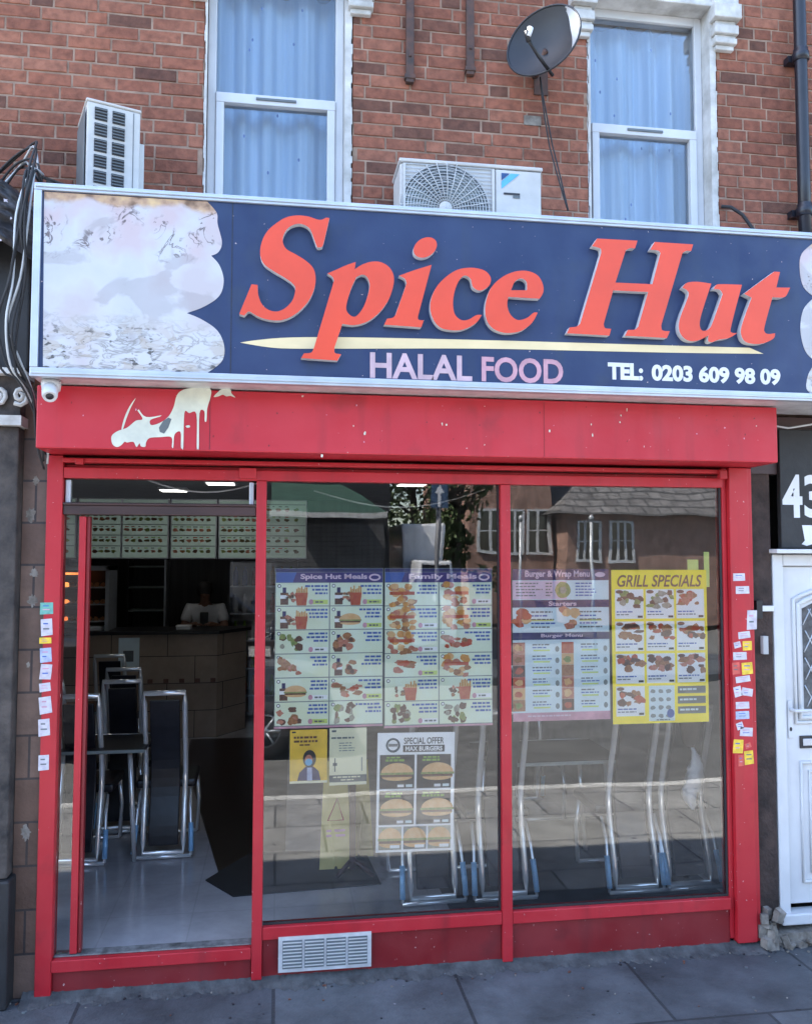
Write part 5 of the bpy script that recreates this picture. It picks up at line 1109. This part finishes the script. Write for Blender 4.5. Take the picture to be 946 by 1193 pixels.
# ------------------------------------------------------------------ worker behind the counter
def skin_body(name, joints, edges, mt, parent, sub=2):
    me = bpy.data.meshes.new(name); me.from_pydata([j[0] for j in joints], edges, []); o = bpy.data.objects.new(name, me); COL.objects.link(o)
    me.materials.append(M[mt] if isinstance(mt,str) else mt)
    o.parent = parent
    s_ = o.modifiers.new('skin','SKIN'); s_.use_smooth_shade = True
    if not me.skin_vertices: me.attributes.new
    sv = me.skin_vertices[0].data if me.skin_vertices else None
    if sv:
        for i, j in enumerate(joints): sv[i].radius = (j[1], j[2] if len(j) > 2 else j[1])
        sv[0].use_root = True
    ss = o.modifiers.new('sub','SUBSURF'); ss.levels = sub; ss.render_levels = sub
    return o
pr_ = thing('person', 'person in a white shirt bent over work behind the counter', 'person', (-.87, 6.25, FZ))
def skin_mesh(name, joints, edges, mt, sub=2):
    import bmesh
    bm = bmesh.new(); lay = bm.verts.layers.skin.verify(); vs = []
    for j in joints:
        v = bm.verts.new(j[0]); v[lay].radius = (j[1], j[2] if len(j) > 2 else j[1]); vs.append(v)
    vs[0][lay].use_root = True
    for a, b in edges: bm.edges.new((vs[a], vs[b]))
    me = bpy.data.meshes.new(name); bm.to_mesh(me); bm.free()
    o = bpy.data.objects.new(name, me); COL.objects.link(o); me.materials.append(M[mt]); o.parent = pr_
    s_ = o.modifiers.new('skin','SKIN'); s_.use_smooth_shade = True; ss = o.modifiers.new('sub','SUBSURF'); ss.levels = sub; ss.render_levels = sub
    return o
J = [((0,0,.93),.14,.11),((0,.0,1.12),.13,.10),((0,-.05,1.32),.15,.11),((0,-.09,1.42),.07,.07),((0,-.13,1.49),.052,.052),((0,-.17,1.56),.075,.085),((0,-.18,1.63),.07,.08),
 ((-.19,-.06,1.37),.062,.062),((-.25,-.16,1.13),.045,.045),((-.12,-.34,1.20),.034,.034),((-.06,-.40,1.215),.028,.02),
 ((.19,-.06,1.37),.062,.062),((.25,-.16,1.13),.045,.045),((.12,-.34,1.20),.034,.034),((.06,-.40,1.215),.028,.02),
 ((-.10,0,.86),.10,.10),((-.10,-.01,.47),.06,.06),((-.10,.02,.08),.042,.042),((-.10,-.12,.03),.035,.03),
 ((.10,0,.86),.10,.10),((.10,-.01,.47),.06,.06),((.10,.02,.08),.042,.042),((.10,-.12,.03),.035,.03)]
E_ = [(0,1),(1,2),(2,3),(3,4),(4,5),(5,6),(2,7),(7,8),(8,9),(9,10),(2,11),(11,12),(12,13),(13,14),(0,15),(15,16),(16,17),(17,18),(0,19),(19,20),(20,21),(21,22)]
body = skin_mesh('body', J, E_, 'skin')
for s_ in (-1,1):
    base = Vector((s_*.06,-.40,1.215))
    for k in range(5):
        d = Vector((-s_*(.02 if k else -.02)+(k-2)*.012, -.05 if k else -.01, -.004)); fo = base+Vector(((k-2)*.011,-.015,0))
        mb = MB(); mb.tube([fo, fo+d*.6, fo+d+Vector((0,0,-.012))], [.0085,.008,.006], 'skin', 6); mb.build('finger', pr_, world=False)
skin_mesh('shirt', [((0,0,.98),.16,.13),((0,.0,1.12),.155,.125),((0,-.05,1.32),.175,.13),((0,-.08,1.40),.085,.085),((-.19,-.06,1.38),.082,.082),((-.235,-.13,1.20),.068,.068),((.19,-.06,1.38),.082,.082),((.235,-.13,1.20),.068,.068)], [(0,1),(1,2),(2,3),(2,4),(4,5),(2,6),(6,7)], 'shirt')
mb = MB(); mb.box(-.05,.05,-.215,-.19,.85,1.34,'black'); mb.build('apron', pr_, bevel=.01, world=False)
mb = MB(); mb.lathe([(0,.115),(.05,.105),(.08,.07),(.094,.02),(.09,-.03),(.075,-.06)], (0,-.155,1.60), 'hair', 18, Vector((0,.25,1))); mb.build('hair', pr_, world=False)
mb = MB()
for s_ in (-1,1): mb.ell(s_*.03,1.575,.010,.006,-.262,'ink',8)
mb.lathe([(0,.025),(.012,.01),(.016,0)], (0,-.255,1.55), 'skin', 8, Vector((0,-1,-.3))); mb.ell(0,1.52,.022,.005,-.262,'fdark',8); mb.build('face', pr_, world=False)

# ================================================================== ACROSS THE STREET (seen mirrored in the glass)
def gable_windows(t, x, z, w_, h_, y, cols=2, rows=2):
    mb = MB(); mb.box(x-w_/2,x+w_/2,y-.06,y+.03,z,z+.08,'white'); mb.box(x-w_/2,x+w_/2,y-.06,y+.03,z+h_-.07,z+h_,'white')
    for k in range(cols+1): a = x-w_/2+k*(w_-.09)/cols; mb.box(a,a+.09,y-.059,y+.028,z+.0805,z+h_-.0705,'white')
    for k in range(1,rows): mb.box(x-w_/2+.071,x+w_/2-.071,y-.05,y+.02,z+k*h_/rows-.02,z+k*h_/rows+.02,'white')
    f_ = mb.build('window', t); g = MB(); g.box(x-w_/2+.02,x+w_/2-.02,y-.04,y+.005,z+.02,z+h_-.02,'glassdark'); g.build('pane', f_)
OY = -22
hall = thing('brick_hall', 'low brick hall with hipped slate roof and white windows, mirrored in right pane', 'building', (11.5, OY, 0))
mb = MB(); mb.box(9.3,24,OY-8,OY,0,3.6,M['oppbrick']); mb.build('wall', hall)
mb = MB(); e=.4; R4 = [(9.3-e,OY+e,3.6),(24+e,OY+e,3.6),(24+e,OY-8-e,3.6),(9.3-e,OY-8-e,3.6),(11.4,OY-3,6.0),(22,OY-3,6.0)]
mb.add(R4, [(0,1,5,4),(1,2,5),(2,3,4,5),(3,0,4),(3,2,1,0)], 'roof'); mb.build('roof', hall)
for x in (10.1,11.25,17.5): gable_windows(hall, x, 2.0, .92, 1.38, OY+.03, 3, 2)
tall = thing('brick_house', 'taller brick house with white windows, mirrored at left of right pane', 'building', (6, OY-2, 0))
mb = MB(); mb.box(6.3,9.2,OY-10,OY-1,0,8.2,M['oppbrick']); mb.build('wall', tall)
mb = MB(); mb.add([(6.1,OY-.8,8.2),(9.3,OY-.8,8.2),(9.3,OY-10.2,8.2),(6.1,OY-10.2,8.2),(7.7,OY-.8,10),(7.7,OY-10.2,10)], [(0,1,4),(1,2,5,4),(2,3,5),(3,0,4,5),(3,2,1,0)], 'roof'); mb.build('roof', tall)
for x in (7.0,7.85,8.75): gable_windows(tall, x, 2.3, .8, 1.5, OY-.97); gable_windows(tall, x, 5.3, .8, 1.4, OY-.97)
ter = thing('brick_terrace', 'long brick terrace opposite, beyond the trees', 'building', (-12, OY-4, 0))
mb = MB(); mb.box(-40,4,OY-13,OY-5,0,7.2,M['oppbrick']); mb.build('wall', ter)
mb = MB(); mb.box(-40.2,4.2,OY-13.2,OY-4.8,7.2,7.5,'roof'); mb.build('roof', ter)
for k in range(14): gable_windows(ter, -38+k*3, 4.2, .9, 1.5, OY-4.97); gable_windows(ter, -38+k*3, 1.0, .9, 1.6, OY-4.97)
# kiosk shop with green awning
ks = thing('awning_shop', 'dark shop with long green awning, mirrored at top of left pane', 'shop', (-1, -12.6, 0))
mb = MB(); mb.box(-4.5,2.4,-16.5,-13.5,0,4.2,'slate'); mb.build('wall', ks)
mb = MB(); mb.box(-4.3,2.3,-13.5,-13.46,.6,2.9,'shutterm'); mb.build('shutter', ks)
mb = MB(); mb.add([(-.15,-13.45,3.75),(1.3,-13.45,3.75),(2.15,-11.9,3.05),(-.15,-11.9,3.05)], [(0,1,2,3)], 'greenfab'); mb.box(-.16,2.16,-11.93,-11.88,2.95,3.06,'dirty_white'); mb.build('awning', ks)
# van
vn = thing('parked_van', 'white box van parked opposite, mirrored above the Family Meals poster', 'van', (3.6, -15.5, 0))
mb = MB(); mb.box(2.75,3.75,-18,-14.2,.45,2.95,'vanpaint'); mb.build('cargo_box', vn, .05)
mb = MB(); mb.prism([(2.80,.4),(3.70,.4),(3.70,1.5),(3.62,2.1),(2.88,2.1),(2.80,1.5)], -14.15, -12.7, 'vanpaint'); mb.build('cab', vn, .05)
mb = MB(); mb.box(2.93,3.57,-12.69,-12.66,1.5,2.02,'glassdark'); mb.build('windscreen', vn)
for x in (2.78,3.6):
    for y in (-17.2,-13.3): mb = MB(); mb.lathe([(0,-.1),(.33,-.1),(.35,-.07),(.35,.07),(.33,.1),(0,.1)], (x+.06,y,.33), 'rubber', 20, Vector((1,0,0))); mb.build('wheel', vn)
# parked car on our side of the road behind the viewer
car = thing('parked_car', 'dark parked car, its wheel mirrored beside the first mullion', 'car', (-1.6, -6.1, -.12))
prof = [(.42,.22),(.62,.35),(.66,.62),(.45,.74),(-.5,.86),(-1.15,1.34),(-2.6,1.38),(-3.3,.98),(-3.75,.92),(-3.85,.4),(-3.7,.22)]
mb = MB(); vs = []; ys = [-6.95,-6.88,-5.30,-5.23]; sc_ = [.94,1,1,.94]
for y_, s_ in zip(ys, sc_): vs += [(-1.6+(x+1.6)*(.985 if s_ < 1 else 1), y_, -.12+.22+(z-.22)*s_) for x,z in prof]
n_ = len(prof); fs = [tuple(range(n_)), tuple(reversed(range(3*n_,4*n_)))]
for a in range(3):
    for i in range(n_): j = (i+1)%n_; fs.append((a*n_+i,(a+1)*n_+i,(a+1)*n_+j,a*n_+j))
mb.add(vs, fs, 'carpaint'); mb.build('body', car, .03)
mb = MB(); mb.prism([(-.72,.78),(-1.22,1.14),(-2.5,1.17),(-3.0,.80)], -5.25, -5.215, 'glassdark'); mb.build('side_window', car)
for x in (-.12,-3.0):
    mb = MB(); mb.lathe([(.20,-.06),(.30,-.09),(.325,-.07),(.325,.09),(.30,.11),(.20,.10)], (x,-5.30,.205), 'rubber', 26, Vector((0,1,0))); w_o = mb.build('wheel', car)
    mb = MB()
    mb.lathe([(.20,.06),(.19,.095),(.175,.095)], (x,-5.30,.205), 'alu', 26, Vector((0,1,0))); mb.lathe([(0,.10),(.05,.09),(.055,.05)], (x,-5.30,.205), 'alu', 12, Vector((0,1,0)))
    for k in range(7):
        a = k*2*math.pi/7; mb.tube([(x+.04*math.cos(a),-5.215,.205+.04*math.sin(a)),(x+.19*math.cos(a),-5.21,.205+.19*math.sin(a))], .016, 'alu', 4)
    mb.build('rim', w_o)
for x in (.2,): mb = MB(); mb.box(.30,.46,-5.5,-5.28,.38,.50,'paper'); mb.build('headlight', car)
# sign posts and lamp posts
t = thing('direction_sign', 'road sign with up arrow on a post, mirrored above Family Meals', 'road sign', (3.1,-11.6,0))
mb = MB(); mb.tube([(3.1,-11.6,0),(3.1,-11.6,3.75)], .05, 'pole', 8); mb.build('post', t)
mb = MB(); mb.box(2.93,3.27,-11.54,-11.5,3.1,3.62,'signblue'); mb.build('board', t)
mb = MB(); mb.flat([(3.07,3.12),(3.13,3.12),(3.13,3.4),(3.2,3.4),(3.1,3.58),(3.0,3.4),(3.07,3.4)], -11.498, 'whitetxt'); mb.build('arrow', t)
for k, (x, y, lab) in enumerate(((5.6,-14.5,'thin grey street post mirrored left of the brick hall'),(7.1,-13.9,'thin grey street post mirrored before the tall house'),(12.5,-15,'thin grey street post mirrored at the far right'))):
    t = thing('street_post', lab, 'post', (x,y,0)); mb = MB(); mb.tube([(x,y,0),(x,y,3.0)], .04, 'dishpale', 8); mb.build('post', t); mb = MB(); mb.lathe([(0,.0),(.06,.0),(.07,.1),(0,.16)], (x,y,3.0), 'dishpale', 10); mb.build('cap', t)
# trees
def tree(x, y, h, rad, lab, seed, low=.35):
    rnd = random.Random(seed); t = thing('street_tree', lab, 'tree', (x,y,0), 'trees across the street')
    mb = MB(); mb.tube([(x,y,0),(x+.05,y,h*.3),(x-.05,y,h*.55),(x,y,h*.8)], [.17,.13,.09,.04], 'bark', 8)
    for k in range(9):
        a = rnd.uniform(0,6.28); z0_ = h*rnd.uniform(.3,.6); mb.tube([(x,y,z0_),(x+rad*.4*math.cos(a),y+rad*.4*math.sin(a),z0_+h*.12),(x+rad*.8*math.cos(a),y+rad*.8*math.sin(a),z0_+h*.22)], [.06,.035,.012], 'bark', 5)
    mb.build('trunk', t)
    mb = MB(); cl = [(Vector((rnd.gauss(0,.45)*rad, rnd.gauss(0,.45)*rad, h*(low+.62*(1-low)*1.5*rnd.random()))), rnd.uniform(.3,.55)*rad*.75) for _ in range(34)]
    V=[];F=[]
    for c_, r_ in cl:
        for _ in range(105):
            d = Vector((rnd.gauss(0,1),rnd.gauss(0,1),rnd.gauss(0,.8))); d = d.normalized()*r_*rnd.random()**.4; p = Vector((x,y,0))+c_+d
            a = Vector((rnd.gauss(0,1),rnd.gauss(0,1),rnd.gauss(0,1))).normalized()*rnd.uniform(.06,.12); b = a.orthogonal().normalized()*rnd.uniform(.04,.08)
            n0 = len(V); V += [p-a, p+b, p+a, p-b]; F.append((n0,n0+1,n0+2,n0+3))
    mb.add(V, F, 'leaf'); mb.build('crown', t)
tree(3.9,-19.5,7.5,2.6,'broad leafy tree mirrored behind the white van',1,.2)
tree(1.6,-18.5,8.5,2.4,'tall leafy tree mirrored behind the green awning',2,.35)
tree(4.7,-17.5,7.0,1.3,'dense leafy tree mirrored beside the middle mullion',3,.15)
tree(14.8,-17,8.0,2.2,'slim leafy tree mirrored before the brick hall right',4,.42)
tree(-7,-18,9,3.2,'wide leafy tree opposite, beyond the left of the panes',5,.3)

# litter and grit along the wall foot
mb = MB(); rnd = random.Random(3)
for k in range(260):
    x = rnd.uniform(-1.3,2.9); y = -abs(rnd.gauss(0,.05))-.005 if rnd.random() < .6 else -rnd.uniform(.02,1.5); s_ = rnd.uniform(.003,.009)
    mb.cbox((x,y,s_*.4),(s_*1.6,s_,s_*.7), rnd.choice(['rubble','greyink','ink','fdark','ink']), rnd.uniform(0,3))
tag(mb.build('grit'), 'grit and small litter along the foot of the shopfront', 'litter', kind='stuff')
mb = MB(); vs = []; n = 260
for i in range(n+1):
    x = -1.2+3.95*i/n; wv = .04+.02*math.sin(i*.31)+.012*math.sin(i*1.7)+.012*rnd.random(); vs += [(x,.03,.030+.006*rnd.random()),(x,-.01,.014),(x,-.02-wv,.001)]
mb.add(vs, [(3*i+k,3*i+k+1,3*i+k+4,3*i+k+3) for i in range(n) for k in range(2)], mat('dirty_mortar_fillet', (.085,.088,.09), .95, col2=(.035,.035,.037), scale=12, bump=.8)); tag(mb.build('mortar_fillet'), 'rough grey mortar smeared along the base of the shopfront', 'mortar')
